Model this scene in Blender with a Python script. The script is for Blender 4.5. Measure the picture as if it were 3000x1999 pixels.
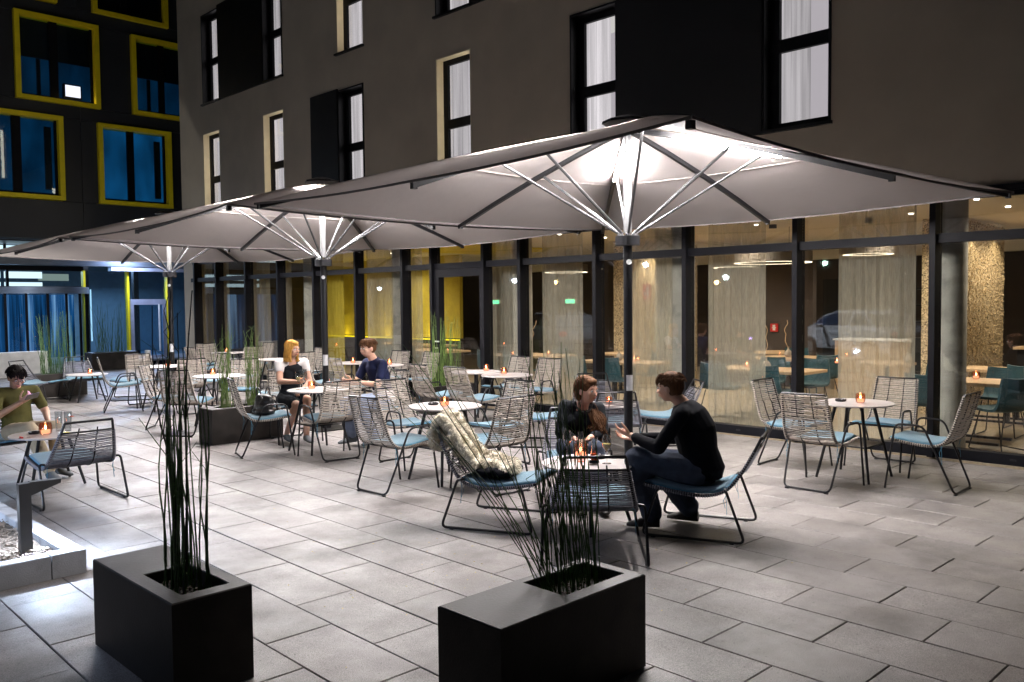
import bpy, bmesh, math, random
from mathutils import Vector, Matrix, noise
from math import sin, cos, pi, radians, sqrt, atan2
random.seed(7)
sc = bpy.context.scene
for o in list(bpy.data.objects): bpy.data.objects.remove(o)

# ------------------------------------------------------------------ camera
CAMH = 1.754
cd = bpy.data.cameras.new('camera'); cam = bpy.data.objects.new('camera', cd)
sc.collection.objects.link(cam)
PITCH, ROLL, YAW = .0458, .01035, .7822
cam.rotation_mode = 'XYZ'
M = Matrix.Rotation(-YAW, 4, 'Z') @ Matrix.Rotation(pi/2 - PITCH, 4, 'X') @ Matrix.Rotation(-ROLL, 4, 'Z')
cam.matrix_world = Matrix.Translation((0, 0, CAMH)) @ M
cd.sensor_width = 36; cd.lens = 2511.8/3000*36
cd.clip_start = .05; cd.clip_end = 500
cd.dof.use_dof = False
sc.camera = cam

# ------------------------------------------------------------------ world (night), exposure
w = bpy.data.worlds.new('World'); sc.world = w; w.use_nodes = True
bg = w.node_tree.nodes['Background']
bg.inputs[0].default_value = (.10, .16, .32, 1); bg.inputs[1].default_value = .008
sc.view_settings.view_transform = 'Standard'; sc.view_settings.look = 'None'
sc.view_settings.exposure = 0; sc.view_settings.gamma = 1
sc.cycles.max_bounces = 7; sc.cycles.diffuse_bounces = 3; sc.cycles.glossy_bounces = 3
sc.cycles.transmission_bounces = 5; sc.cycles.transparent_max_bounces = 24
sc.cycles.caustics_reflective = False; sc.cycles.caustics_refractive = False
sc.cycles.sample_clamp_indirect = 4; sc.cycles.use_light_tree = True
sc.cycles.use_denoising = True

LED = 930.0       # umbrella LED strips
def lamp(name, kind, loc, power, col, size=.1, direction=None, spot=None, sy=None, blend=.6):
    l = bpy.data.lights.new(name, kind); l.energy = power; l.color = col
    if kind == 'AREA':
        l.size = size
        if sy: l.shape = 'RECTANGLE'; l.size_y = sy
    elif kind == 'SPOT':
        l.spot_size = radians(spot or 100); l.spot_blend = blend; l.shadow_soft_size = size
    else: l.shadow_soft_size = size
    o = bpy.data.objects.new(name, l); sc.collection.objects.link(o); o.location = loc
    if direction: o.rotation_euler = Vector(direction).to_track_quat('-Z', 'Y').to_euler()
    return o

# ------------------------------------------------------------------ materials
def _n(nt, t, **k):
    n = nt.nodes.new(t)
    for a, b in k.items(): setattr(n, a, b)
    return n
def mat(name, col, rough=.6, metal=0, var=.12, scale=6, bump=0, bscale=60, rnd=0, spec=.5, stretch=None, detail=4, coat=0, wear=None, sheen=0, sub=0):
    m = bpy.data.materials.new(name); m.use_nodes = True; nt = m.node_tree
    p = nt.nodes['Principled BSDF']; L = nt.links.new
    p.inputs['Roughness'].default_value = rough; p.inputs['Metallic'].default_value = metal
    p.inputs['Specular IOR Level'].default_value = spec
    if coat: p.inputs['Coat Weight'].default_value = coat
    if sheen: p.inputs['Sheen Weight'].default_value = sheen
    if sub:
        p.inputs['Subsurface Weight'].default_value = sub; p.inputs['Subsurface Radius'].default_value = (.02, .008, .004); p.inputs['Subsurface Scale'].default_value = 1
    g = _n(nt, 'ShaderNodeTexCoord')
    src = g.outputs['Object']
    if stretch:
        mp = _n(nt, 'ShaderNodeMapping'); mp.inputs['Scale'].default_value = stretch; L(src, mp.inputs['Vector']); src = mp.outputs[0]
    nz = _n(nt, 'ShaderNodeTexNoise'); nz.inputs['Scale'].default_value = scale; nz.inputs['Detail'].default_value = detail
    L(src, nz.inputs['Vector'])
    cr = _n(nt, 'ShaderNodeMapRange'); cr.inputs[1].default_value = .3; cr.inputs[2].default_value = .7
    cr.inputs[3].default_value = 1-var; cr.inputs[4].default_value = 1+var; L(nz.outputs['Fac'], cr.inputs[0])
    fac = cr.outputs[0]
    if rnd:
        oi = _n(nt, 'ShaderNodeObjectInfo'); mr = _n(nt, 'ShaderNodeMapRange'); mr.inputs[3].default_value = 1-rnd; mr.inputs[4].default_value = 1+rnd
        L(oi.outputs['Random'], mr.inputs[0]); mm = _n(nt, 'ShaderNodeMath', operation='MULTIPLY'); L(fac, mm.inputs[0]); L(mr.outputs[0], mm.inputs[1]); fac = mm.outputs[0]
    vm = _n(nt, 'ShaderNodeVectorMath', operation='SCALE'); vm.inputs[0].default_value = col[:3]; L(fac, vm.inputs['Scale'])
    outc = vm.outputs[0]
    if wear:
        wn = _n(nt, 'ShaderNodeTexNoise'); wn.inputs['Scale'].default_value = wear[1]; wn.inputs['Detail'].default_value = 6; L(g.outputs['Object'], wn.inputs['Vector'])
        wr = _n(nt, 'ShaderNodeMapRange'); wr.inputs[1].default_value = .5; wr.inputs[2].default_value = .72; L(wn.outputs['Fac'], wr.inputs[0])
        mx = _n(nt, 'ShaderNodeMix', data_type='RGBA'); mx.inputs['B'].default_value = (*wear[0], 1); L(wr.outputs[0], mx.inputs['Factor']); L(outc, mx.inputs['A']); outc = mx.outputs['Result']
    L(outc, p.inputs['Base Color'])
    rr = _n(nt, 'ShaderNodeMapRange'); rr.inputs[3].default_value = max(.02, rough*.8); rr.inputs[4].default_value = min(1, rough*1.2); L(nz.outputs['Fac'], rr.inputs[0]); L(rr.outputs[0], p.inputs['Roughness'])
    if bump:
        n2 = _n(nt, 'ShaderNodeTexNoise'); n2.inputs['Scale'].default_value = bscale; n2.inputs['Detail'].default_value = 5; L(src, n2.inputs['Vector'])
        b = _n(nt, 'ShaderNodeBump'); b.inputs['Strength'].default_value = bump; b.inputs['Distance'].default_value = .01; L(n2.outputs['Fac'], b.inputs['Height']); L(b.outputs[0], p.inputs['Normal'])
    return m
def emis(name, col, s):
    m = bpy.data.materials.new(name); m.use_nodes = True; nt = m.node_tree; nt.nodes.remove(nt.nodes['Principled BSDF'])
    e = _n(nt, 'ShaderNodeEmission'); e.inputs[0].default_value = (*col, 1); e.inputs[1].default_value = s
    nz = _n(nt, 'ShaderNodeTexNoise'); nz.inputs['Scale'].default_value = 9
    nt.links.new(e.outputs[0], nt.nodes['Material Output'].inputs[0]); nt.nodes.remove(nz)
    return m
def curtain_emis(name, col, s, sc_=22.):
    m = bpy.data.materials.new(name); m.use_nodes = True; nt = m.node_tree; L = nt.links.new; nt.nodes.remove(nt.nodes['Principled BSDF'])
    e = _n(nt, 'ShaderNodeEmission'); tc = _n(nt, 'ShaderNodeTexCoord'); mp = _n(nt, 'ShaderNodeMapping'); mp.inputs['Scale'].default_value = (1, sc_, .35)
    L(tc.outputs['Object'], mp.inputs['Vector']); nz = _n(nt, 'ShaderNodeTexNoise'); nz.inputs['Scale'].default_value = 1; nz.inputs['Detail'].default_value = 3; L(mp.outputs[0], nz.inputs['Vector'])
    mr = _n(nt, 'ShaderNodeMapRange'); mr.inputs[1].default_value = .3; mr.inputs[2].default_value = .7; mr.inputs[3].default_value = .5*s; mr.inputs[4].default_value = 1.15*s; L(nz.outputs['Fac'], mr.inputs[0])
    oi = _n(nt, 'ShaderNodeObjectInfo'); m3 = _n(nt, 'ShaderNodeMapRange'); m3.inputs[3].default_value = .68; m3.inputs[4].default_value = 1.12; L(oi.outputs['Random'], m3.inputs[0])
    mu = _n(nt, 'ShaderNodeMath', operation='MULTIPLY'); L(mr.outputs[0], mu.inputs[0]); L(m3.outputs[0], mu.inputs[1])
    e.inputs[0].default_value = (*col, 1); L(mu.outputs[0], e.inputs[1]); L(e.outputs[0], nt.nodes['Material Output'].inputs[0]); return m
def sheer(name, col, alpha, thread=160):
    m = bpy.data.materials.new(name); m.use_nodes = True; nt = m.node_tree; L = nt.links.new; nt.nodes.remove(nt.nodes['Principled BSDF'])
    tc = _n(nt, 'ShaderNodeTexCoord'); mp = _n(nt, 'ShaderNodeMapping'); mp.inputs['Scale'].default_value = (thread, thread, thread*.08); L(tc.outputs['Object'], mp.inputs['Vector'])
    nz = _n(nt, 'ShaderNodeTexNoise'); nz.inputs['Scale'].default_value = 1; nz.inputs['Detail'].default_value = 2; L(mp.outputs[0], nz.inputs['Vector'])
    mr = _n(nt, 'ShaderNodeMapRange'); mr.inputs[1].default_value = .35; mr.inputs[2].default_value = .65; mr.inputs[3].default_value = alpha-.06; mr.inputs[4].default_value = min(1, alpha+.06); L(nz.outputs['Fac'], mr.inputs[0])
    d = _n(nt, 'ShaderNodeBsdfDiffuse'); d.inputs[0].default_value = (*col, 1); t = _n(nt, 'ShaderNodeBsdfTranslucent'); t.inputs[0].default_value = (*col, 1)
    a = _n(nt, 'ShaderNodeMixShader'); a.inputs[0].default_value = .5; L(d.outputs[0], a.inputs[1]); L(t.outputs[0], a.inputs[2])
    tr = _n(nt, 'ShaderNodeBsdfTransparent'); mx = _n(nt, 'ShaderNodeMixShader'); L(mr.outputs[0], mx.inputs[0]); L(tr.outputs[0], mx.inputs[1]); L(a.outputs[0], mx.inputs[2])
    L(mx.outputs[0], nt.nodes['Material Output'].inputs[0]); return m
def glass(name, tint=(1, 1, 1), refl=1.0, ior=1.5, rough=.02):
    m = bpy.data.materials.new(name); m.use_nodes = True; nt = m.node_tree; L = nt.links.new; nt.nodes.remove(nt.nodes['Principled BSDF'])
    fr = _n(nt, 'ShaderNodeFresnel'); ge = _n(nt, 'ShaderNodeNewGeometry')   # same reflectance on both faces of the sheet
    io = _n(nt, 'ShaderNodeMapRange'); io.inputs[3].default_value = ior; io.inputs[4].default_value = 1/ior; L(ge.outputs['Backfacing'], io.inputs[0]); L(io.outputs[0], fr.inputs[0])
    mu = _n(nt, 'ShaderNodeMath', operation='MULTIPLY'); mu.inputs[1].default_value = refl; L(fr.outputs[0], mu.inputs[0])
    tr = _n(nt, 'ShaderNodeBsdfTransparent'); tr.inputs[0].default_value = (*tint, 1)
    gl = _n(nt, 'ShaderNodeBsdfGlossy'); gl.inputs['Roughness'].default_value = rough
    mx = _n(nt, 'ShaderNodeMixShader'); L(mu.outputs[0], mx.inputs[0]); L(tr.outputs[0], mx.inputs[1]); L(gl.outputs[0], mx.inputs[2])
    L(mx.outputs[0], nt.nodes['Material Output'].inputs[0]); return m
def translucent(name, col, f=.2):
    m = mat(name, col, .85, var=.05, scale=2, bump=.55, bscale=9, spec=.2); nt = m.node_tree; L = nt.links.new
    p = nt.nodes['Principled BSDF']; t = _n(nt, 'ShaderNodeBsdfTranslucent'); t.inputs[0].default_value = (*col, 1)
    mx = _n(nt, 'ShaderNodeMixShader'); mx.inputs[0].default_value = f; L(p.outputs[0], mx.inputs[1]); L(t.outputs[0], mx.inputs[2]); L(mx.outputs[0], nt.nodes['Material Output'].inputs[0]); return m

def slab_mat(name):
    m = bpy.data.materials.new(name); m.use_nodes = True; nt = m.node_tree; L = nt.links.new
    p = nt.nodes['Principled BSDF']; g = _n(nt, 'ShaderNodeNewGeometry'); pos = g.outputs['Position']
    def N(sc_, det=3, r=.6):
        n = _n(nt, 'ShaderNodeTexNoise'); n.inputs['Scale'].default_value = sc_; n.inputs['Detail'].default_value = det; n.inputs['Roughness'].default_value = r; L(pos, n.inputs['Vector']); return n.outputs['Fac']
    def MR(x, a, b, c, d):
        n = _n(nt, 'ShaderNodeMapRange'); L(x, n.inputs[0])
        for i, v in enumerate((a, b, c, d)): n.inputs[i+1].default_value = v
        return n.outputs[0]
    def MU(x, y):
        n = _n(nt, 'ShaderNodeMath', operation='MULTIPLY'); L(x, n.inputs[0]); L(y, n.inputs[1]); return n.outputs[0]
    speck = MR(N(230, 2, .85), .38, .62, .50, 1.45); big = MR(N(1.3, 6), .35, .65, .78, 1.12); mid = MR(N(9, 5), .3, .7, .9, 1.08)
    oi = _n(nt, 'ShaderNodeObjectInfo'); rn = MR(oi.outputs['Random'], 0, 1, .86, 1.10); stain = MR(N(.9, 7, .62), .50, .62, 1.0, .66)
    pits = MR(N(55, 1, .3), .24, .30, .45, 1)
    f = MU(MU(MU(MU(speck, big), MU(mid, rn)), pits), stain)
    vm = _n(nt, 'ShaderNodeVectorMath', operation='SCALE'); vm.inputs[0].default_value = (.250, .229, .219); L(f, vm.inputs['Scale']); L(vm.outputs[0], p.inputs['Base Color'])
    L(MR(N(2.2, 5), .35, .65, .30, .60), p.inputs['Roughness']); p.inputs['Specular IOR Level'].default_value = .45
    b = _n(nt, 'ShaderNodeBump'); b.inputs['Strength'].default_value = .35; b.inputs['Distance'].default_value = .004; L(N(300, 2, .7), b.inputs['Height']); L(b.outputs[0], p.inputs['Normal'])
    return m
K = {}
K['slab'] = slab_mat('concrete_slab')
K['joint'] = mat('joint_sand', (.03, .028, .026), .95, bump=.3, bscale=200)
K['plaster'] = mat('plaster', (.54, .475, .38), .92, var=.09, scale=1.1, bump=.35, bscale=260, wear=((.44, .385, .31), .6))
K['cream'] = mat('cream_reveal', (.80, .72, .56), .8, var=.05, bump=.2, bscale=200)
K['black'] = mat('black_metal', (.012, .012, .014), .38, .3, bump=.03)
K['frame'] = mat('dark_frame', (.006, .006, .008), .5, 0, var=.2, scale=3, spec=.12)
K['panel'] = mat('black_panel', (.004, .004, .005), .5, var=.3, scale=2)
K['anth'] = mat('anthracite_cladding', (.028, .030, .036), .42, .2, var=.15, scale=.8, rnd=.15)
K['yellow'] = mat('yellow_frame', (.85, .66, .008), .5, var=.08, scale=4)
K['beam'] = mat('steel_beam', (.20, .23, .28), .35, .6, var=.15, scale=3, stretch=(1, 1, 12))
K['alu'] = mat('aluminium', (.36, .36, .37), .33, .8, var=.08, scale=30, stretch=(1, 1, .1))
K['steelblue'] = mat('grey_door_frame', (.42, .44, .55), .4, .3)
K['canopy'] = translucent('canopy_fabric', (.70, .63, .61), .42)
K['rope'] = mat('taupe_rope', (.36, .315, .27), .8, var=.25, scale=60, bump=.3, bscale=300)
K['ropeg'] = mat('grey_rope', (.16, .16, .19), .75, var=.25, scale=60, bump=.3, bscale=300)
K['cushion'] = mat('blue_cushion', (.105, .195, .25), .9, var=.1, scale=25, bump=.4, bscale=350, sheen=.2)
K['cushion_edge'] = mat('blue_piping', (.06, .20, .30), .85)
K['top'] = mat('table_laminate', (.42, .385, .37), .45, var=.06, scale=8)
K['strut'] = mat('strut_metal', (.055, .055, .058), .3, .3)
K['hem'] = mat('canopy_hem', (.20, .18, .18), .8)
K['planter'] = mat('fibre_cement', (.020, .017, .015), .5, spec=.22, var=.3, scale=5, bump=.12, bscale=90, wear=((.045, .038, .033), 2.4))
K['soil'] = mat('soil', (.02, .015, .01), .95, var=.6, scale=60, bump=1, bscale=60)
K['reed'] = mat('reed_green', (.035, .085, .016), .5, var=.3, scale=20, stretch=(1, 1, 3))
K['reedp'] = mat('pale_reed', (.10, .16, .035), .6, var=.3, scale=20)
K['twig'] = mat('dark_twig', (.015, .014, .010), .8)
K['kerb'] = mat('kerb_concrete', (.46, .47, .49), .8, var=.12, scale=8, bump=.4, bscale=120, wear=((.22, .22, .22), 7))
K['mulch'] = mat('bark_mulch', (.13, .10, .075), .95, var=.6, scale=50, bump=1, bscale=70)
K['chip'] = mat('bark_chip', (.20, .155, .12), .9, var=.4, scale=15, rnd=.4)
K['bollard'] = mat('bollard_paint', (.07, .07, .072), .42, .2)
K['wood'] = mat('oak_tabletop', (.50, .34, .19), .45, var=.18, scale=6, stretch=(1, 14, 1))
K['woodfloor'] = mat('wood_floor', (.30, .24, .16), .45, var=.2, scale=3, stretch=(1, 9, 1))
K['teal'] = mat('teal_upholstery', (.008, .055, .07), .7, var=.2, scale=12, sheen=.2)
K['ceil'] = mat('cream_ceiling', (.78, .70, .56), .9, var=.02)
K['dwall'] = mat('dark_wall', (.055, .042, .036), .8, var=.2, scale=2)
K['conc'] = mat('raw_concrete', (.40, .38, .33), .85, var=.14, scale=4, bump=.3, bscale=60, wear=((.24, .23, .21), 5))
K['mosaic'] = mat('gold_mosaic', (.50, .39, .24), .3, .3, var=.95, scale=62, bump=.8, bscale=90, detail=2)
K['white'] = mat('white_paint', (.75, .75, .74), .6)
K['sheer'] = sheer('sheer_curtain', (.66, .61, .50), .46, 110)
K['sheery'] = sheer('yellow_sheer', (.62, .50, .08), .62)
K['pane'] = glass('window_glass', (.95, .96, .95), 1.9)
K['bluepane'] = glass('lobby_glass', (.75, .88, .97), 1.0)
K['darkpane'] = mat('dark_blue_glass', (.004, .012, .03), .06, 0, var=.4, scale=.7, spec=1)
K['drink'] = glass('drinking_glass', (.90, .92, .93), 3.5)
K['candle'] = glass('amber_glass', (.98, .74, .62), 1.6)
K['flame'] = emis('candle_flame', (1, .62, .32), 26)
K['wax'] = emis('lit_wax', (1, .60, .42), 2.0)
K['housing'] = mat('led_housing', (.25, .25, .26), .4)
K['led'] = emis('led_strip', (1, .948, .935), LED)
K['ledside'] = emis('led_diffuser', (1, .948, .935), LED*.42)
K['room'] = curtain_emis('glowing_curtain', (.97, .90, .955), .95)  # curtain emits the room's light itself, fold shading painted into its strength
K['cove'] = emis('cove_light', (1, .82, .56), 5)
K['ring'] = emis('ring_light', (1, .83, .58), 7)
K['down'] = emis('downlight', (1, .88, .7), 14)
K['yglow'] = emis('yellow_cove', (1, .78, .02), 2.2)
K['bluew'] = emis('lobby_light', (.62, .85, .95), 1.3)
K['bluedeep'] = emis('blue_wall_light', (.01, .16, .55), .75)
K['skin'] = mat('skin', (.62, .36, .26), .5, var=.05, scale=30, sub=.15, spec=.35)
K['skin2'] = mat('skin_tan', (.50, .29, .19), .5, var=.05, scale=30, sub=.15, spec=.35)
K['hair_b'] = mat('brown_hair', (.085, .038, .016), .75, var=.4, scale=90, stretch=(1, 1, .1), spec=.15)
K['hair_y'] = mat('blonde_hair', (.55, .30, .07), .75, var=.3, scale=90, stretch=(1, 1, .1), spec=.15)
K['hair_k'] = mat('black_hair', (.012, .009, .008), .75, var=.3, scale=90, spec=.15)
K['cl_black'] = mat('charcoal_knit', (.010, .012, .015), .9, var=.2, scale=20, bump=.3, bscale=200, spec=.12)
K['cl_navy'] = mat('navy_cotton', (.014, .018, .05), .85, var=.15, scale=12, bump=.2, bscale=200, spec=.12)
K['cl_dark'] = mat('dark_blue_shirt', (.002, .0026, .005), .9, var=.2, scale=12, spec=.12)
K['cl_olive'] = mat('olive_cotton', (.085, .08, .025), .9, var=.15, scale=12, bump=.2, bscale=200, spec=.12)
K['cl_khaki'] = mat('khaki_twill', (.46, .37, .25), .9, var=.1, scale=15, bump=.2, bscale=200)
K['denim'] = mat('blue_denim', (.045, .055, .08), .9, var=.25, scale=14, bump=.3, bscale=250, spec=.12)
K['denimp'] = mat('pale_denim', (.26, .31, .42), .9, var=.2, scale=14, bump=.3, bscale=250)
K['cl_white'] = mat('white_cotton', (.72, .68, .66), .9, var=.05)
K['shoe'] = mat('dark_shoe', (.02, .015, .012), .6)
K['shoeg'] = mat('grey_shoe', (.09, .10, .11), .7)
K['eye'] = mat('eye_dark', (.02, .015, .012), .2); K['lip'] = mat('lips', (.45, .13, .11), .5)
K['pebble'] = mat('soil_pebble', (.11, .085, .06), .8, var=.4, scale=30)
K['fur'] = mat('sheep_fur', (.95, .87, .70), .95, var=.08, scale=5)
K['leather'] = mat('black_leather', (.008, .008, .009), .33, var=.3, scale=20, bump=.5, bscale=25, coat=.3)
K['orange'] = mat('orange_drink', (.75, .08, .015), .2, spec=.6); K['wine'] = mat('white_wine', (.70, .50, .16), .15)
K['phone'] = mat('phone_case', (.10, .09, .08), .3); K['screen'] = emis('phone_screen', (.45, .35, .9), 1.6)
K['red'] = mat('red_sign', (.5, .02, .02), .5); K['leaf'] = mat('fallen_leaf', (.55, .40, .06), .7)
K['exit'] = emis('green_exit_light', (.15, 1, .45), 3); K['vase'] = mat('stone_vase', (.42, .37, .30), .7)
K['label'] = mat('paper_label', (.7, .7, .72), .6)

# ------------------------------------------------------------------ mesh builder
class MB:
    def __init__(s): s.v = []; s.f = []
    def add(s, vs, fs):
        n = len(s.v); s.v += [tuple(v) for v in vs]; s.f += [tuple(i+n for i in f) for f in fs]; return s
    def box(s, x0, y0, z0, x1, y1, z1):
        return s.add([(x0,y0,z0),(x1,y0,z0),(x1,y1,z0),(x0,y1,z0),(x0,y0,z1),(x1,y0,z1),(x1,y1,z1),(x0,y1,z1)],
                     [(0,3,2,1),(4,5,6,7),(0,1,5,4),(1,2,6,5),(2,3,7,6),(3,0,4,7)])
    def cbox(s, x0, y0, z0, x1, y1, z1, c):   # chamfered top
        return s.add([(x0,y0,z0),(x1,y0,z0),(x1,y1,z0),(x0,y1,z0),(x0,y0,z1-c),(x1,y0,z1-c),(x1,y1,z1-c),(x0,y1,z1-c),(x0+c,y0+c,z1),(x1-c,y0+c,z1),(x1-c,y1-c,z1),(x0+c,y1-c,z1)],
                     [(0,3,2,1),(8,9,10,11),(0,1,5,4),(1,2,6,5),(2,3,7,6),(3,0,4,7),(4,5,9,8),(5,6,10,9),(6,7,11,10),(7,4,8,11)])
    def tube(s, pts, r, n=6, cap=True, closed=False):
        P = [Vector(p) for p in pts]; m = len(P); R = r if isinstance(r, (list, tuple)) else [r]*m
        rings = []; up = None
        for i in range(m):
            if closed: t = (P[(i+1) % m]-P[i-1])
            else: t = (P[min(i+1, m-1)]-P[max(i-1, 0)])
            if t.length < 1e-9: t = Vector((0, 0, 1))
            t.normalize()
            if up is None:
                up = Vector((0, 0, 1)) if abs(t.z) < .9 else Vector((1, 0, 0))
            a = t.cross(up)
            if a.length < 1e-4: a = t.cross(Vector((0, 1, .3)))
            a.normalize(); b = a.cross(t).normalized(); up = b
            rings.append([P[i]+(a*cos(2*pi*k/n)+b*sin(2*pi*k/n))*R[i] for k in range(n)])
        vs = [v for rg in rings for v in rg]; fs = []
        for i in range(m if closed else m-1):
            j = (i+1) % m
            for k in range(n): fs.append((i*n+k, i*n+(k+1) % n, j*n+(k+1) % n, j*n+k))
        if cap and not closed: fs.append(tuple(range(n))[::-1]); fs.append(tuple((m-1)*n+k for k in range(n)))
        return s.add(vs, fs)
    def lathe(s, prof, c=(0, 0, 0), n=20, cap=True):
        vs = []; fs = []; m = len(prof)
        for r, z in prof:
            for k in range(n): vs.append((c[0]+r*cos(2*pi*k/n), c[1]+r*sin(2*pi*k/n), c[2]+z))
        for i in range(m-1):
            for k in range(n): fs.append((i*n+k, i*n+(k+1) % n, (i+1)*n+(k+1) % n, (i+1)*n+k))
        if cap: fs.append(tuple(range(n))[::-1]); fs.append(tuple((m-1)*n+k for k in range(n)))
        return s.add(vs, fs)
    def loft(s, secs, n=14, cap=True):   # secs: (center, a_vec, b_vec) ellipse sections
        vs = []; fs = []; m = len(secs)
        for c, a, b in secs:
            c, a, b = Vector(c), Vector(a), Vector(b)
            for k in range(n): vs.append(c+a*cos(2*pi*k/n)+b*sin(2*pi*k/n))
        for i in range(m-1):
            for k in range(n): fs.append((i*n+k, i*n+(k+1) % n, (i+1)*n+(k+1) % n, (i+1)*n+k))
        if cap: fs.append(tuple(range(n))[::-1]); fs.append(tuple((m-1)*n+k for k in range(n)))
        return s.add(vs, fs)
    def cap(s, p0, p1, r0, r1, n=12):  # capsule cone
        p0, p1 = Vector(p0), Vector(p1); t = (p1-p0); L = t.length; t = t.normalized() if L > 1e-6 else Vector((0, 0, 1))
        pts = []; rr = []
        for a in (85, 60, 35, 15): pts.append(p0-t*r0*sin(radians(a))); rr.append(r0*cos(radians(a)))
        for i in range(5): f = i/4; pts.append(p0.lerp(p1, f)); rr.append(r0+(r1-r0)*f)
        for a in (15, 35, 60, 85): pts.append(p1+t*r1*sin(radians(a))); rr.append(r1*cos(radians(a)))
        return s.tube(pts, rr, n)
    def ell(s, c, rx, ry, rz, rot=None, n=14, m=10):
        vs = []; fs = []; rot = rot or Matrix.Identity(3); c = Vector(c)
        for i in range(m+1):
            th = pi*i/m; th = max(.02, min(pi-.02, th))
            for k in range(n): vs.append(c+rot @ Vector((rx*sin(th)*cos(2*pi*k/n), ry*sin(th)*sin(2*pi*k/n), -rz*cos(th))))
        for i in range(m):
            for k in range(n): fs.append((i*n+k, i*n+(k+1) % n, (i+1)*n+(k+1) % n, (i+1)*n+k))
        fs.append(tuple(range(n))[::-1]); fs.append(tuple(m*n+k for k in range(n)))
        return s.add(vs, fs)
    def disc(s, c, r, n=24):
        return s.add([(c[0]+r*cos(2*pi*k/n), c[1]+r*sin(2*pi*k/n), c[2]) for k in range(n)], [tuple(range(n))])
    def mesh(s, name, m, smooth=False):
        me = bpy.data.meshes.new(name); me.from_pydata(s.v, [], s.f)
        bm = bmesh.new(); bm.from_mesh(me); bmesh.ops.recalc_face_normals(bm, faces=bm.faces); bm.to_mesh(me); bm.free()
        if smooth:
            me.polygons.foreach_set('use_smooth', [True]*len(me.polygons))
            try: me.set_sharp_from_angle(angle=radians(smooth if smooth > 1 else 40))
            except Exception: pass
        me.materials.append(m if not isinstance(m, str) else K[m]); me.update(); return me
def obj(name, mb, m, parent=None, smooth=False, loc=None, label=None):
    if isinstance(mb, MB): me = mb.mesh(name, m, smooth)
    elif isinstance(mb, bpy.types.Mesh): me = mb
    else: me = bpy.data.meshes.new(name); me.materials.append(K[m] if isinstance(m, str) else m); mb.me = me; jobs.append(mb)
    o = bpy.data.objects.new(name, me); sc.collection.objects.link(o)
    if parent is not None: o.parent = parent
    if loc: o.location = loc
    if label: o['label'] = label
    return o
def tag(o, label, cat, group=None):
    o['label'] = label; o['category'] = cat
    if group: o['group'] = group
    return o
def thing(name, label, cat, loc=(0, 0, 0), rz=0, group=None):
    o = bpy.data.objects.new(name, None); sc.collection.objects.link(o); o.location = loc; o.rotation_euler = (0, 0, rz); o.empty_display_size = .1
    return tag(o, label, cat, group)
def struct(name, mb, m): o = obj(name, mb, m); o['kind'] = 'structure'; return o
def copy_tree(o, parent=None):
    c = o.copy(); sc.collection.objects.link(c)
    c.parent = parent
    for ch in o.children: copy_tree(ch, c)
    return c
def place(proto, used, loc, rz, label, group=None):
    o = proto if not used[0] else copy_tree(proto)
    used[0] = True
    o.location = loc; o.rotation_euler = (0, 0, rz); o['label'] = label
    if group: o['group'] = group
    return o
def bez(p, n=6):   # smooth polyline through points (Catmull-Rom)
    P = [Vector(q) for q in p]; out = []
    for i in range(len(P)-1):
        a, b, c, d = P[max(i-1, 0)], P[i], P[i+1], P[min(i+2, len(P)-1)]
        for k in range(n):
            t = k/n; out.append(.5*((2*b)+(c-a)*t+(2*a-5*b+4*c-d)*t*t+(3*b-a-3*c+d)*t**3))
    out.append(P[-1]); return out
def fillet(p, r=.04, n=4):   # polyline with rounded corners
    P = [Vector(q) for q in p]; out = [P[0]]
    for i in range(1, len(P)-1):
        a = (P[i-1]-P[i]); b = (P[i+1]-P[i]); rr = min(r, a.length*.45, b.length*.45); a.normalize(); b.normalize()
        s0, s1 = P[i]+a*rr, P[i]+b*rr
        for k in range(n+1):
            t = k/n; out.append(s0*(1-t)**2+P[i]*2*t*(1-t)+s1*t*t)
    out.append(P[-1]); return out

# ------------------------------------------------------------------ paving
def in_view(x, y, z=0, m=1.06):
    v = cam.matrix_world.inverted() @ Vector((x, y, z))
    if v.z > -.3: return False
    f = 2511.8; return abs(f*v.x/-v.z) < 1500*m and abs(f*v.y/-v.z) < 1000*m
bpy.context.view_layer.update()
struct('ground', MB().box(-60, -60, -.6, 9.85, 60, -.055), 'joint')
pav = struct('pavement', MB().box(-3.2, -1.5, -.05, 9.845, 30.5, -.035), 'joint')
TA = -.0181
Ld = Vector((-sin(TA), cos(TA), 0)); Sd = Vector((cos(TA), sin(TA), 0))
tiles = []
for j in range(-11, 24):
    s0 = 1.278+j*.4
    for i in range(-9, 76):
        if (i-j) % 2: continue
        l0 = 1.666+i*.3951; c = Ld*(l0+.3951)+Sd*(s0+.2)
        if c.x < -3 or c.x > 9.62 or c.y < -1 or c.y > 30: continue
        tiles.append((c.length, in_view(c.x, c.y), c, j, i))
tiles.sort(key=lambda t: (not t[1], t[0]))
slabmesh = [MB().cbox(-.1970, -.3924, -.035, .1970, .3924, 0, .0035).mesh('paving_slab', 'slab') for _ in range(1)]
far = MB()
for k, (d, vis, c, j, i) in enumerate(tiles):
    dz = random.uniform(-.0022, .0012); rz = TA+random.uniform(-.0016, .0016); rx = random.uniform(-.0015, .0015); ry = random.uniform(-.003, .003)
    if k < 299 and vis:
        o = bpy.data.objects.new('paving_slab', slabmesh[0]); sc.collection.objects.link(o); o.parent = pav
        o.location = (c.x, c.y, dz); o.rotation_euler = (rx, ry, rz)
    else:
        R = Matrix.Translation((c.x, c.y, dz)) @ Matrix.Rotation(rz, 4, 'Z')
        n = len(far.v); b = MB().cbox(-.1970, -.3924, -.035, .1970, .3924, 0, .0035)
        far.add([R @ Vector(v) for v in b.v], b.f)
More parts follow.
